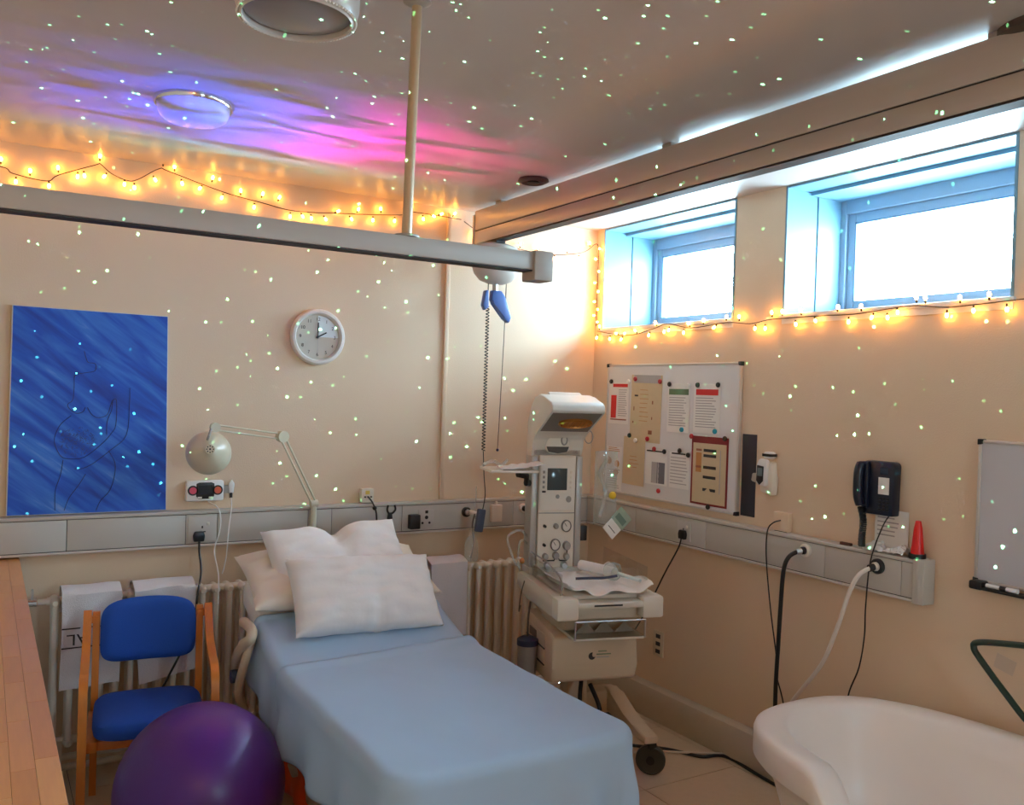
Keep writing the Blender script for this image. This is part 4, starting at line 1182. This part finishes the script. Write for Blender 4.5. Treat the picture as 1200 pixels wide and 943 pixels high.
def drape(name, y0, y1, off, hem, foot, amp, seed, mat, nu=90, nv=110, skew=0, th=.003):
    cx_, hw = (BX0 + BX1) / 2, (BX1 - BX0) / 2 + off
    crn, rr = .075, .045
    ihw, iy0 = hw - rr - crn, y0 + crn + rr
    def f(u, v):
        a = (u - .5) * 2 * (hw + hem)
        b = (y0 - foot) + (y1 - y0 + foot) * v
        if skew:
            b = b if b < y0 + .3 else b + skew * (u - .5) * (b - y0 - .3) / (y1 - y0 - .3)
        ex = max(abs(a) - ihw, 0)
        ey = max(iy0 - b, 0) if foot else 0
        sx = 1 if a >= 0 else -1
        bx = cx_ + sx * min(abs(a), ihw)
        by = max(b, iy0) if foot else b
        d = math.hypot(ex, ey)
        dx, dy = (sx * ex / d, -ey / d) if d > 1e-6 else (0, 0)
        e = max(d - crn, 0)
        out = min(d, crn)
        if e < rr * PI / 2:
            out += rr * math.sin(e / rr) - 0
            down = rr * (1 - math.cos(e / rr))
        else:
            h = e - rr * PI / 2
            per = (by * 1.0 if ey < 1e-6 else bx * sx + math.atan2(ey, ex + 1e-6) * .3)
            fold = amp * sm(h / .25) * (math.sin(per * 21 + seed + 1.5 * math.sin(per * 5)) * .6 + .8 * noise.noise(Vector((per * 6, h * 2, seed))))
            out += rr + fold + .02 * sm(h / .2)
            down = rr + h
        wr = 0
        if v > .955: wr = .010 * sm((v - .955) / .03)
        if down < .03:
            wr += .010 * noise.noise(Vector((bx * 2.3, by * 2.3, seed))) + .006 * noise.noise(Vector((bx * 6 + by * 3, by * 4, seed + 4)))
        yy = by + dy * out
        return Vector((bx + dx * out, yy, bedz(yy if not foot else max(yy, by)) + off - down + wr))
    o = G().grid(f, nu, nv).build(name, mat, bed, ang=60)
    md = o.modifiers.new('cloth_thickness', 'SOLIDIFY')
    md.thickness = th
    md.offset = 1 if o.data.polygons[len(o.data.polygons) // 2].normal.z < 0 else -1
    return o
drape('under_sheet', 3.45, 4.09, .008, .27, 0, .02, 2.0, SHEET)
drape('top_sheet', BY0, 3.69, .024, .27, .50, .034, 5.0, SHEET, skew=.12, th=.011)

def pillow(label, w_, h_, th, m, seed, dent=None, mat=LINEN, pinch=.04):
    t = thing('pillow', label, 'pillow', m.translation)
    g = G()
    N = 36
    for side in (1, -1):
        def f(u, v):
            a, b = (u - .5) * 2, (v - .5) * 2
            x = a * (1 - pinch * (1 - b * b) * abs(a) ** 3) * w_ / 2
            y = b * (1 - pinch * 1.2 * (1 - a * a) * abs(b) ** 3) * h_ / 2
            t0 = (max(0, 1 - abs(a) ** 3.4) ** .5) * (max(0, 1 - abs(b) ** 3.4) ** .5)
            edge = min(1, 3 * (1 - max(abs(a), abs(b))))
            wv = noise.noise(Vector((a * 1.6, b * 1.6, seed))) * .14 + noise.noise(Vector((a * 4, b * 5, seed + 3))) * .075
            # gathered puckers along the seams
            wv += .09 * math.sin(a * 19 + seed + 2 * math.sin(a * 5)) * (abs(b) ** 4) + .08 * math.sin(b * 15 + seed) * (abs(a) ** 4)
            z = side * th / 2 * t0 * (1 + wv * 1.6) + edge * wv * th * .12
            if dent:
                da, db, dr, dd = dent
                q = math.exp(-(((a - da) / dr) ** 2) - ((b - db) / .8) ** 2)
                z -= dd * q * (1 if side > 0 else .5)
                y -= dd * .8 * q * b if b > 0 else 0
            return m @ Vector((x, y, z))
        g.grid(f, N, N)
    bmesh.ops.remove_doubles(g.bm, verts=g.bm.verts, dist=.0004)
    o = g.build('pillow_case', mat, t, ang=80)
    return t
def lean(x, y, z, tilt, roll=0, yaw=0):
    return T(x, y, z) @ RZ(yaw) @ RX(tilt) @ RZ(roll)
pillow('broad cream-white pillow lying lowest against the raised bed head', .95, .46, .16, lean(1.565, 4.245, .955, 22), 1.3, mat=M('cream_linen', (232, 222, 208), .85, var=.02, bump=.25, bscale=22))
pillow('white pillow with a deep dent in its top edge, behind the front pillow', .72, .42, .17, lean(1.565, 4.25, 1.03, 48, 3), 4.1, dent=(.02, .75, .16, .05))
pillow('plump white pillow in front, resting on the blue sheet', .735, .40, .18, lean(1.60, 3.975, .915, 50, -2), 8.6, dent=(.08, -.85, .10, .035))

# ------------------------------------------------------------------ infant warmer
wx, wy, wa = 2.705, 3.50, -15
iw = thing('infant_warmer', 'cream infant resuscitation warmer on castors with heater hood and gauges', 'medical equipment', (wx, wy, 0), R(wa))
YZ = Matrix(((0, 0, 1, 0), (1, 0, 0, 0), (0, 1, 0, 0), (0, 0, 0, 1)))     # prism: (y,z) outline extruded along x
COL = HOOD = False
CX, CX2 = -.045, -.092
def L(g_, name, mat, par=None, **k):
    if COL:
        for v_ in g_.bm.verts:
            v_.co.x = CX2 + (v_.co.x - CX) * .83
            if HOOD and v_.co.y < .6:
                v_.co.y = .6 - (.6 - v_.co.y) * .74
    return g_.build(name, mat, par or iw, world=False, **k)
# bed platform with side rails
L(G().box(-.235, .235, .04, .70, .775, .86, .012), 'platform', CREAM)
for s_ in (-1, 1):
    L(G().prism([(0, .80), (.0, .88), (.02, .895), (.10, .895), (.66, .90), (.70, .88), (.70, .82), (.5, .78), (.1, .79)], min(s_ * .225, s_ * .278), max(s_ * .225, s_ * .278), YZ, .012), 'side_rail', CREAM)
    L(G().box(min(s_ * .17, s_ * .285), max(s_ * .17, s_ * .285), -.035, .06, .79, .90, .014), 'front_corner', OFFW)
L(G().prism([(-.03, .845), (-.03, .875), (.05, .88), (.05, .845)], -.18, .18, YZ, .004), 'front_lip', CREAM)
L(G().box(-.09, .06, -.034, -.028, .858, .866), 'grip_slot', BLACK)
L(G().box(-.21, .21, .05, .66, .86, .90, .015), 'mattress', M('warmer_mattress', (214, 208, 200), .6))
# clear x-ray tray
xt = L(G().box(-.185, .185, -.025, .55, .70, .705), 'tray_floor', ACRYL, smooth=False)
L(G().box(-.185, .185, -.03, -.026, .70, .775), 'tray_front', ACRYL, smooth=False)
g = G()
for x in (-.186, .186):
    g.tube([(x, -.03, .695), (x, -.03, .785)], .005, 6)
L(g, 'tray_clip', STEEL)
L(G().tube([(-.186, -.03, .783), (.186, -.03, .783)], .005, 6), 'tray_rim', STEEL)
L(G().box(-.19, .19, -.02, .5, .685, .70, .006), 'tray_shelf', CREAM)
for cx0, hh in ((-.1, .055), (.0, .062), (.11, .05)):
    L(G().prism([(cx0 - .055, .705), (cx0 + .055, .705), (cx0, .705 + hh)], -.06, -.055, Matrix(((1, 0, 0, 0), (0, 0, -1, 0), (0, 1, 0, 0), (0, 0, 0, 1)))), 'tray_wedge', M('tray_wedge_grey', (150, 146, 138), .4))
L(G().prism([(.06, .79), (.12, .70), (.3, .68), (.62, .72), (.66, .79)], -.20, .20, YZ, .02), 'underpan', BEIGE)
# clear side screens
L(G().box(-.232, -.229, .06, .60, .90, 1.00), 'side_screen', ACRYL, smooth=False)
L(G().box(.229, .232, .06, .66, .90, 1.03), 'side_screen', ACRYL, smooth=False)
L(G().tube([(-.231, .62, 1.02), (-.231, .30, 1.02), (-.231, .10, .985), (-.231, .06, .96), (-.231, .06, .885)], .0045, 6), 'screen_rod', GREYP)
for z in (.93, .90):
    L(G().sph((-.231, .06, z), .009, 8), 'screen_clip', GREYP)
# lower cabinet
L(G().prism([(.17, .425), (.16, .50), (.16, .655), (.19, .675), (.62, .70), (.66, .68), (.66, .40), (.24, .405)], -.235, .235, YZ, .018), 'cabinet', BEIGE)
for z0, z1 in ((.575, .64), (.49, .555)):
    dw = L(G().box(-.239, -.232, .28, .60, z0, z1, .003), 'drawer', BEIGE)
    L(G().box(-.241, -.238, .42, .54, z0 + .01, z1 - .012), 'drawer_window', M('smoked_window', (110, 92, 78), .3), dw)
    L(G().box(-.242, -.237, .28, .60, z0 - .01, z0 - .004), 'drawer_gap', BLACK, dw)
L(G().box(-.035, .03, .14, .156, .655, .684, .003), 'small_tag', OFFW)
L(G().cyl((0, .12, .69), (0, .12, .71), .008, seg=10), 'tag_hook', STEEL)
lg = L(G().lathe([(0, 0), (.019, 0), (.019, .0015), (0, .0015)], 20, Matrix(((1, 0, 0, -.02), (0, 0, -1, .158), (0, 1, 0, .555), (0, 0, 0, 1)))), 'emblem', INKK)
mlg = W[iw.name] @ Matrix(((1, 0, 0, .045), (0, 0, -1, .1575), (0, 1, 0, .555), (0, 0, 0, 1)))
L(G().sph((.004 - .012, .157, .563), .012, 12, (1, .2, 1.2)), 'emblem_figure', BEIGE)
L(G().box(.005, .085, .1565, .159, .56, .566), 'lettering_bar', M('logo_green', (120, 140, 110), .5))
L(G().box(.005, .075, .1565, .159, .545, .5505), 'lettering_bar', INKGR)
L(G().box(.015, .06, .1565, .159, .575, .581), 'lettering_bar', M('logo_green', (120, 140, 110), .5))
# stem, base legs, castors
L(G().box(-.06, .06, .40, .54, .10, .42, .02), 'base_stem', BEIGE)
L(G().prism([(-.06, .20), (.10, .205), (.22, .22), (.40, .27), (.50, .28), (.50, .15), (.2, .155), (.06, .16), (-.06, .16)], .19, .27, YZ, .014), 'base_leg', BEIGE)
L(G().prism([(-.06, .20), (.10, .205), (.22, .22), (.40, .27), (.50, .28), (.50, .15), (.2, .155), (.06, .16), (-.06, .16)], -.27, -.19, YZ, .014), 'base_leg', BEIGE)
L(G().box(-.27, .27, .44, .56, .14, .27, .02), 'base_cross', BEIGE)
for x in (-.235, .24):
    for y in (-.03, .60):
        cr_ = 62 if (x > 0 and y < 0) else 8
        cw = L(G().lathe([(0, -.016), (.045, -.016), (.058, -.018), (.066, -.01), (.066, .01), (.058, .018), (.045, .016), (0, .016)], 28, T(x, y, .075) @ RZ(cr_) @ RY(90) @ Matrix.Scale(1.136, 4)), 'castor', M('castor_dark', (52, 52, 46), .4))
        L(G().cyl(T(x, y, .075) @ RZ(cr_) @ Vector((-.024, 0, 0)), T(x, y, .075) @ RZ(cr_) @ Vector((.024, 0, 0)), .022, seg=16), 'castor_hub', RUBBER, cw)
        L(G().box(x - .022, x + .022, y - .025, y + .035, .13, .165, .006), 'castor_bracket', BLACK, cw)
L(G().box(-.27, .27, .54, .66, .16, .22, .01), 'rear_beam', BEIGE)
# black brake pedal loop
L(G().tube([(-.02, .30, .38), (-.05, .22, .28), (.0, .16, .20), (.05, .2, .26), (.03, .3, .36)], .012, 8, smooth=5), 'brake_pedal', BLACK)
# column
COL = True
GY = M('column_grey', (188, 184, 176), .4)
L(G().box(CX - .175, CX + .175, .60, .70, .86, 1.60, .012), 'column', GY)
for s_ in (-1, 1):
    L(G().box(min(CX + s_ * .135, CX + s_ * .182), max(CX + s_ * .135, CX + s_ * .182), .585, .70, .93, 1.555, .008), 'column_rail', M('rail_silver', (176, 174, 170), .35, metal=.3))
L(G().box(CX - .13, CX + .13, .578, .61, .93, 1.56, .008), 'control_panel', OFFW)
L(G().box(CX - .19, CX + .19, .56, .71, .86, .935, .012), 'column_foot', GY)
L(G().box(CX - .128, CX + .128, .574, .58, 1.235, 1.24), 'panel_joint', GREYP)
L(G().box(CX - .122, CX + .122, .573, .579, 1.255, 1.545, .006), 'monitor_bezel', M('bezel_white', (226, 222, 212), .4))
L(G().box(CX - .075, CX + .065, .570, .575, 1.365, 1.488, .003), 'monitor_screen', M('screen_slate', (62, 72, 74), .15))
for k in range(4):
    L(G().box(CX - .108, CX - .092, .570, .575, 1.375 + k * .028, 1.39 + k * .028, .001), 'monitor_key', GREYP)
    L(G().box(CX + .085, CX + .10, .570, .575, 1.375 + k * .028, 1.39 + k * .028, .001), 'monitor_key', OFFW)
L(G().box(CX - .11, CX - .085, .569, .575, 1.352, 1.362), 'power_key', INKK)
L(G().cyl((CX, .576, 1.33), (CX, .566, 1.33), .012, seg=16), 'dial_button', GREYP)
L(G().cyl((CX + .08, .576, 1.315), (CX + .08, .568, 1.315), .018, seg=16), 'speaker_button', GREYP)
def gauge(x, z, r_):
    MR = Matrix(((1, 0, 0, x), (0, 0, -1, .578), (0, 1, 0, z), (0, 0, 0, 1)))
    gg = L(G().lathe([(0, 0), (r_, 0), (r_, .014), (r_ * .86, .016), (r_ * .84, .008), (0, .008)], 28, MR), 'gauge', M('gauge_rim', (120, 116, 110), .35, metal=.5))
    L(G().lathe([(0, .0085), (r_ * .83, .0085)], 24, MR), 'gauge_face', M('gauge_face', (222, 216, 204), .4), gg)
    L(G().box(-.0015, .0015, -.1 * r_, r_ * .7, .009, .0105, m=MR @ RZ(40)), 'needle', BLACK, gg)
def knob(x, z, r_, mat):
    MR = Matrix(((1, 0, 0, x), (0, 0, -1, .578), (0, 1, 0, z), (0, 0, 0, 1)))
    L(G().lathe([(0, 0), (r_, 0), (r_ * .94, .022), (r_ * .8, .026), (0, .026)], 20, MR), 'knob', mat)
gauge(CX + .07, 1.165, .034); gauge(CX - .005, 1.06, .034)
knob(CX - .005, 1.165, .016, GREYP); knob(CX - .085, 1.165, .009, BLACK); knob(CX - .085, 1.06, .009, BLACK)
knob(CX + .075, 1.055, .026, GREYP)
knob(CX - .075, .995, .02, GREYP); knob(CX, 1.0, .022, GREYP); knob(CX + .075, .995, .02, GREYP)
knob(CX - .06, .945, .022, STEEL); knob(CX + .06, .945, .022, STEEL)
L(G().tube([(CX - .09, .572, .972), (CX - .01, .572, .972), (CX - .005, .572, .985)], .004, 6), 'pipe_link', BLACK)
L(G().tube([(CX + .02, .572, .985), (CX + .03, .572, .972), (CX + .08, .572, .972), (CX + .08, .572, 1.04)], .004, 6), 'pipe_link', BLACK)
# hood
HOOD = True
hood = [(.70, 1.55), (.71, 1.66), (.69, 1.76), (.64, 1.84), (.56, 1.885), (.45, 1.90), (.36, 1.888), (.20, 1.862), (.155, 1.845), (.15, 1.812), (.17, 1.806), (.46, 1.70), (.54, 1.675), (.585, 1.65), (.60, 1.60), (.60, 1.55)]
L(G().prism(hood, CX - .18, CX + .18, YZ, .014), 'heater_hood', M('hood_pale', (214, 214, 206), .35), ang=50)
L(G().prism([(.40, 1.885), (.5, 1.915), (.62, 1.87), (.62, 1.84), (.4, 1.86)], CX - .11, CX + .12, YZ, .012), 'hood_cap', M('hood_pale', (214, 214, 206), .35))
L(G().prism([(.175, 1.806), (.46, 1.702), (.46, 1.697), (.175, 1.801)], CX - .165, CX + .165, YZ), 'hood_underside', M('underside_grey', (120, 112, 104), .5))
hm_ = T(CX + .03, .31, 1.752) @ RX(-20)
hh_ = L(G().lathe([(.115, 0), (.118, -.012), (.108, -.016), (.10, -.004), (.115, 0)], 36, hm_ @ Matrix.Diagonal((1, .55, 1, 1))), 'heater_ring', M('heater_bronze', (170, 110, 50), .3, metal=.7))
L(G().lathe([(0, -.006), (.10, -.006)], 32, hm_ @ Matrix.Diagonal((1, .55, 1, 1))), 'heater_reflector', M('heater_amber', (196, 124, 48), .3, metal=.4), hh_)
for k in range(-3, 4):
    L(G().tube([hm_ @ Vector((k * .027, -.05 * math.sqrt(1 - (k / 4) ** 2), -.012)), hm_ @ Vector((k * .027, .05 * math.sqrt(1 - (k / 4) ** 2), -.012))], .0025, 5), 'grille_bar', M('heater_bronze', (170, 110, 50), .3, metal=.7), hh_)
# window in the hood neck
HOOD = False
MR = Matrix(((1, 0, 0, CX - .005), (0, 0, -1, .592), (0, 1, 0, 1.60), (0, 0, 0, 1)))
op = [(.085 * math.cos(a), .006 + .07 * math.sin(a)) for a in [PI * k / 16 for k in range(17)]] + [(-.085, -.01), (-.06, -.028), (0, -.035), (.06, -.028), (.085, -.01)]
ow = L(G().prism(op, .0, .010, MR, .003), 'neck_window', M('window_bright', (226, 224, 214), .35))
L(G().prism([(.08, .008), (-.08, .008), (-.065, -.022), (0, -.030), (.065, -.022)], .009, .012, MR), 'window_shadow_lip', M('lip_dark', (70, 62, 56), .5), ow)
L(G().tube([MR @ Vector((.045 + .02 * math.cos(a), .045 + .026 * math.sin(a), .012)) for a in [2 * PI * k / 16 for k in range(16)]], .005, 6, closed=True), 'hook_ring', GREYP, ow)
for x in (CX - .155, CX + .14):
    L(G().cyl((x, .603, 1.575), (x, .596, 1.575), .01, seg=12), 'hood_bolt', INKGR)
# tube holder ring and hoses on the side
L(G().tube([(CX + .215 + .03 * math.cos(a), .58, 1.665 + .036 * math.sin(a)) for a in [2 * PI * k / 18 for k in range(18)]], .0032, 6, closed=True), 'tube_ring', GREYP)
L(G().tube([(CX - .18, .63, 1.10), (CX - .25, .60, 1.14), (CX - .33, .60, 1.10), (CX - .30, .58, 1.0), (CX - .27, .57, .95)], .008, 8, smooth=6), 'clear_hose', BAGM)
L(G().tube([(CX - .18, .62, 1.06), (CX - .24, .60, 1.08), (CX - .26, .58, .98), (CX - .25, .56, .92)], .007, 8, smooth=6), 'clear_hose', BAGM)
L(G().sph((CX - .235, .57, .975), .017, 10), 'orange_cap', INKO)
L(G().tube([(-.285, .5, .88), (-.30, .52, .80), (-.295, .56, .70), (-.27, .6, .72)], .004, 6, smooth=5), 'side_cable', M('cable_grey', (110, 104, 96), .5))
L(G().box(CX + .185, CX + .235, .60, .66, 1.075, 1.16, .006), 'hose_block', BLACK)
# swing-arm tray on the left
at_ = L(G().tube([(CX - .17, .62, 1.40), (CX - .22, .58, 1.405), (CX - .225, .56, 1.445), (CX - .30, .53, 1.46)], .019, 8), 'tray_arm', BLACK)
L(G().box(CX - .52, CX - .20, .40, .66, 1.475, 1.49, .005), 'arm_tray', OFFW)

COL = False
# things on and around the warmer
WM = W[iw.name]
def warm(pts):
    return [WM @ Vector(p_) for p_ in pts]
t = thing('paper_pad', 'crumpled white paper pad lying on the warmer swing-arm tray', 'pad', WM @ Vector((CX - .27, .5, 1.49)))
G().grid(lambda u, v: WM @ Vector((CX - .42 + .24 * u + .02 * v, .40 + .2 * v, 1.495 + .018 * abs(noise.noise(Vector((u * 4, v * 4, 1)))) + .03 * u * u)), 14, 12, .002).build('pad_sheet', LINEN, t)
tag(G().tube(warm([(CX - .5, .5, 1.51), (CX - .44, .52, 1.53), (CX - .40, .5, 1.51), (CX - .36, .52, 1.535)]), .010, 8, smooth=5).build('breathing_tube', BAGM), 'short clear breathing tube on the warmer swing-arm tray', 'tube')
t = thing('warmer_towel', 'white cloth with rumpled folded edge spread over the warmer bed', 'towel', WM @ Vector((0, .35, .9)))
def wt_f(u, v):
    x = -.22 + .45 * u + .012 * math.sin(v * 9)
    y = -.005 + .60 * v + .012 * math.sin(u * 11)
    z = .912 + .010 * noise.noise(Vector((u * 4, v * 4, 3))) + .018 * max(0, noise.noise(Vector((u * 7, v * 3, 9))))
    z += .055 * sm((u - .86) / .14) * (.5 + .5 * math.sin(v * 7)) + .04 * sm((.10 - u) / .1)
    z += .022 * sm((.16 - v) / .16) * (math.sin(u * 14) * .5 + .4)
    return WM @ Vector((x, y, z))
G().grid(wt_f, 40, 40, .004).build('cloth', LINEN, t, ang=70)
t = thing('rolled_towel', 'small rolled white towel on the warmer beside the clear mask', 'towel', WM @ Vector((.08, .42, .93)))
G().tube(warm([(.04, .52, .955), (.09, .42, .955), (.15, .30, .952)]), .028, 12, smooth=4).build('towel_roll', LINEN, t)
t = thing('oxygen_mask', 'clear round infant mask lying on the warmer cloth', 'mask', WM @ Vector((.12, .25, .94)))
mk_ = WM @ T(.13, .28, .965) @ RX(60)
G().lathe([(.048, -.01), (.052, 0), (.046, .012), (.035, .045), (.016, .062), (.014, .09), (.010, .09)], 24, mk_).build('mask_cup', clear('mask_clear', (.80, .90, .88), .3, milk=.25), t)
G().tube(warm([(.13, .20, .97), (.19, .14, .955), (.21, .10, .95)]), .010, 8, smooth=4).build('mask_tube', M('mask_tube', (196, 214, 212), .4), t)
t = thing('tubing_strap', 'dark blue strap tubing lying across the warmer cloth', 'tubing', WM @ Vector((0, .2, .94)))
G().tube(warm([(-.10, .22, .945), (-.02, .20, .95), (.05, .205, .948), (.12, .19, .96)]), .007, 7, smooth=5).build('strap', M('strap_navy', (38, 46, 76), .5), t)
# bag of tubing and packet hanging on the warmer's right side
t = thing('hanging_bag', 'clear plastic bag of tubing with a yellow cap hanging beside the warmer column', 'bag', WM @ Vector((.28, .66, 1.1)))
G().grid(lambda u, v: WM @ Vector((.16 + .14 * u, .66 + .05 * math.sin(u * PI) + .01 * noise.noise(Vector((u * 6, v * 6, 1))), 1.16 + .42 * v)), 12, 20, .001).build('bag_film', BAGM, t)
G().tube(warm([(.2, .66, 1.2), (.24, .68, 1.35), (.2, .68, 1.45), (.25, .67, 1.55)]), .011, 8, smooth=5).build('coiled_tube', BAGM, t)
G().sph(WM @ Vector((.275, .66, 1.325)), .022, 12).build('yellow_cap', M('cap_yellow', (224, 186, 40), .5), t)
t = thing('sterile_packet', 'green and white sterile packet sticking out beside the warmer column', 'packet', WM @ Vector((.3, .6, 1.05)))
mpk = WM @ T(.285, .62, 1.165) @ RZ(10) @ RX(75) @ RZ(38)
G().box(-.085, .0, -.045, .045, 0, .008, .003, m=mpk).build('packet_paper', PAPER, t)
G().box(.0, .10, -.05, .05, .001, .008, .003, m=mpk).build('packet_film', M('packet_green', (150, 168, 152), .4), t)
G().box(-.05, -.045, -.03, .03, .008, .0085, m=mpk).build('print_bar', INKK, t)
G().box(.02, .06, -.035, .035, .008, .0088, m=mpk).build('print_block', M('packet_dark', (96, 122, 112), .5), t)
# suction bottle left of the cabinet
bp_ = WM @ Vector((-.295, .40, 0))
t = thing('suction_jar', 'grey suction jar with dark blue lid hanging left of the warmer cabinet', 'jar', (bp_.x, bp_.y, .33))
G().lathe([(0, 0), (.042, 0), (.05, .01), (.053, .20), (.0, .20)], 24, T(bp_.x, bp_.y, .36)).build('jar', M('jar_grey', (150, 140, 134), .3, alpha=.9), t)
G().lathe([(0, .0), (.057, 0), (.057, .03), (.03, .045), (0, .045)], 24, T(bp_.x, bp_.y, .56)).build('lid', M('lid_navy', (38, 42, 66), .4), t)
G().tube([(bp_.x, bp_.y, .6), (bp_.x, bp_.y, .70), (bp_.x + .03, bp_.y + .03, .78)], .006, 7, smooth=4).build('suction_hose', M('hose_dark', (84, 70, 60), .5), t)
G().tube([(bp_.x + .05, bp_.y + .02, .42), (bp_.x + .08, bp_.y + .03, .42)], .012, 8).build('jar_bracket', STEEL, t)
# clear bottle hanging by the radiator
t = thing('wash_bottle', 'clear plastic bottle hanging from the trunking over the radiator', 'bottle', (2.53, 4.62, .9))
G().lathe([(0, 0), (.036, 0), (.04, .01), (.04, .10), (.03, .13), (.014, .15), (.014, .19), (0, .19)], 20, T(2.50, 4.575, .90)).build('bottle_body', BAGM, t)
# floor cable
t = thing('floor_cable', 'black cable trailing across the floor from the warmer to the pool', 'cable', (3.2, 3.4, 0))
G().tube([(2.93, 4.05, .35), (2.90, 3.98, .1), (2.95, 3.9, .012), (3.05, 3.74, .008), (3.2, 3.60, .008), (3.30, 3.44, .008), (3.42, 3.38, .008), (3.40, 3.1, .008), (3.38, 2.8, .008)], .0085, 8, smooth=6).build('cable_sheath', BLACK, t)
tag(G().tube([(2.75, 3.72, .016), (2.95, 3.64, .016), (3.1, 3.60, .016), (3.25, 3.5, .016), (3.42, 3.40, .016)], .006, 7, smooth=5).build('floor_cable', M('cable_pale', (200, 186, 170), .5)), 'pale thin cable lying on the floor behind the castor', 'cable')

# ------------------------------------------------------------------ birthing pool
pool = thing('birthing_pool', 'large white moulded birthing pool with wide rolled rim', 'pool', (2.955, 1.65, 0))
PCX, PCY, PA, PB = 2.945, 1.62, .525, .93
def outline(a, inset):
    n_ = 2 / 2.7
    c, s_ = math.cos(a), math.sin(a)
    return (PCX + (PA - inset) * abs(c) ** n_ * (1 if c >= 0 else -1), PCY + (PB - inset) * abs(s_) ** n_ * (1 if s_ >= 0 else -1))
pprof = [(.17, .0), (.17, .05), (.13, .25), (.075, .44), (.045, .505), (.012, .525), (0, .54), (0, .62), (.006, .638), (.022, .648), (.05, .651), (.095, .65), (.118, .64), (.135, .615), (.15, .56), (.17, .42), (.20, .30), (.25, .22), (.33, .19), (.44, .185)]
g = G()
NS = 120
rings = []
for ins, z in pprof:
    ring = []
    for k in range(NS):
        a = 2 * PI * k / NS
        x, y = outline(a, ins)
        dip = sm((2.03 - y) / .14) * sm((y - .95) / .2) * sm((2.86 - x) / .2)
        zz = z
        if z > .40:
            zz = z - .16 * dip * (z - .40) / .25
        if ins > .15 and z < .45 and z > .18:        # moulded seat inside
            st = sm((x - 2.75) / .3) * sm((2.15 - y) / .2)
            zz = z + .10 * st * (1 - abs(z - .3) / .15 if abs(z - .3) < .15 else 0)
        ring.append(g.bm.verts.new((x, y, zz)))
    rings.append(ring)
for a, b in zip(rings, rings[1:]):
    for k in range(NS):
        g.bm.faces.new((a[k], a[(k + 1) % NS], b[(k + 1) % NS], b[k]))
g.bm.faces.new(rings[0][::-1]); g.bm.faces.new(rings[-1])
g.build('pool_shell', POOLM, pool, ang=70)
G().cyl((2.955, 1.2, .185), (2.955, 1.2, .19), .035, seg=20).build('drain', CHROME, pool)
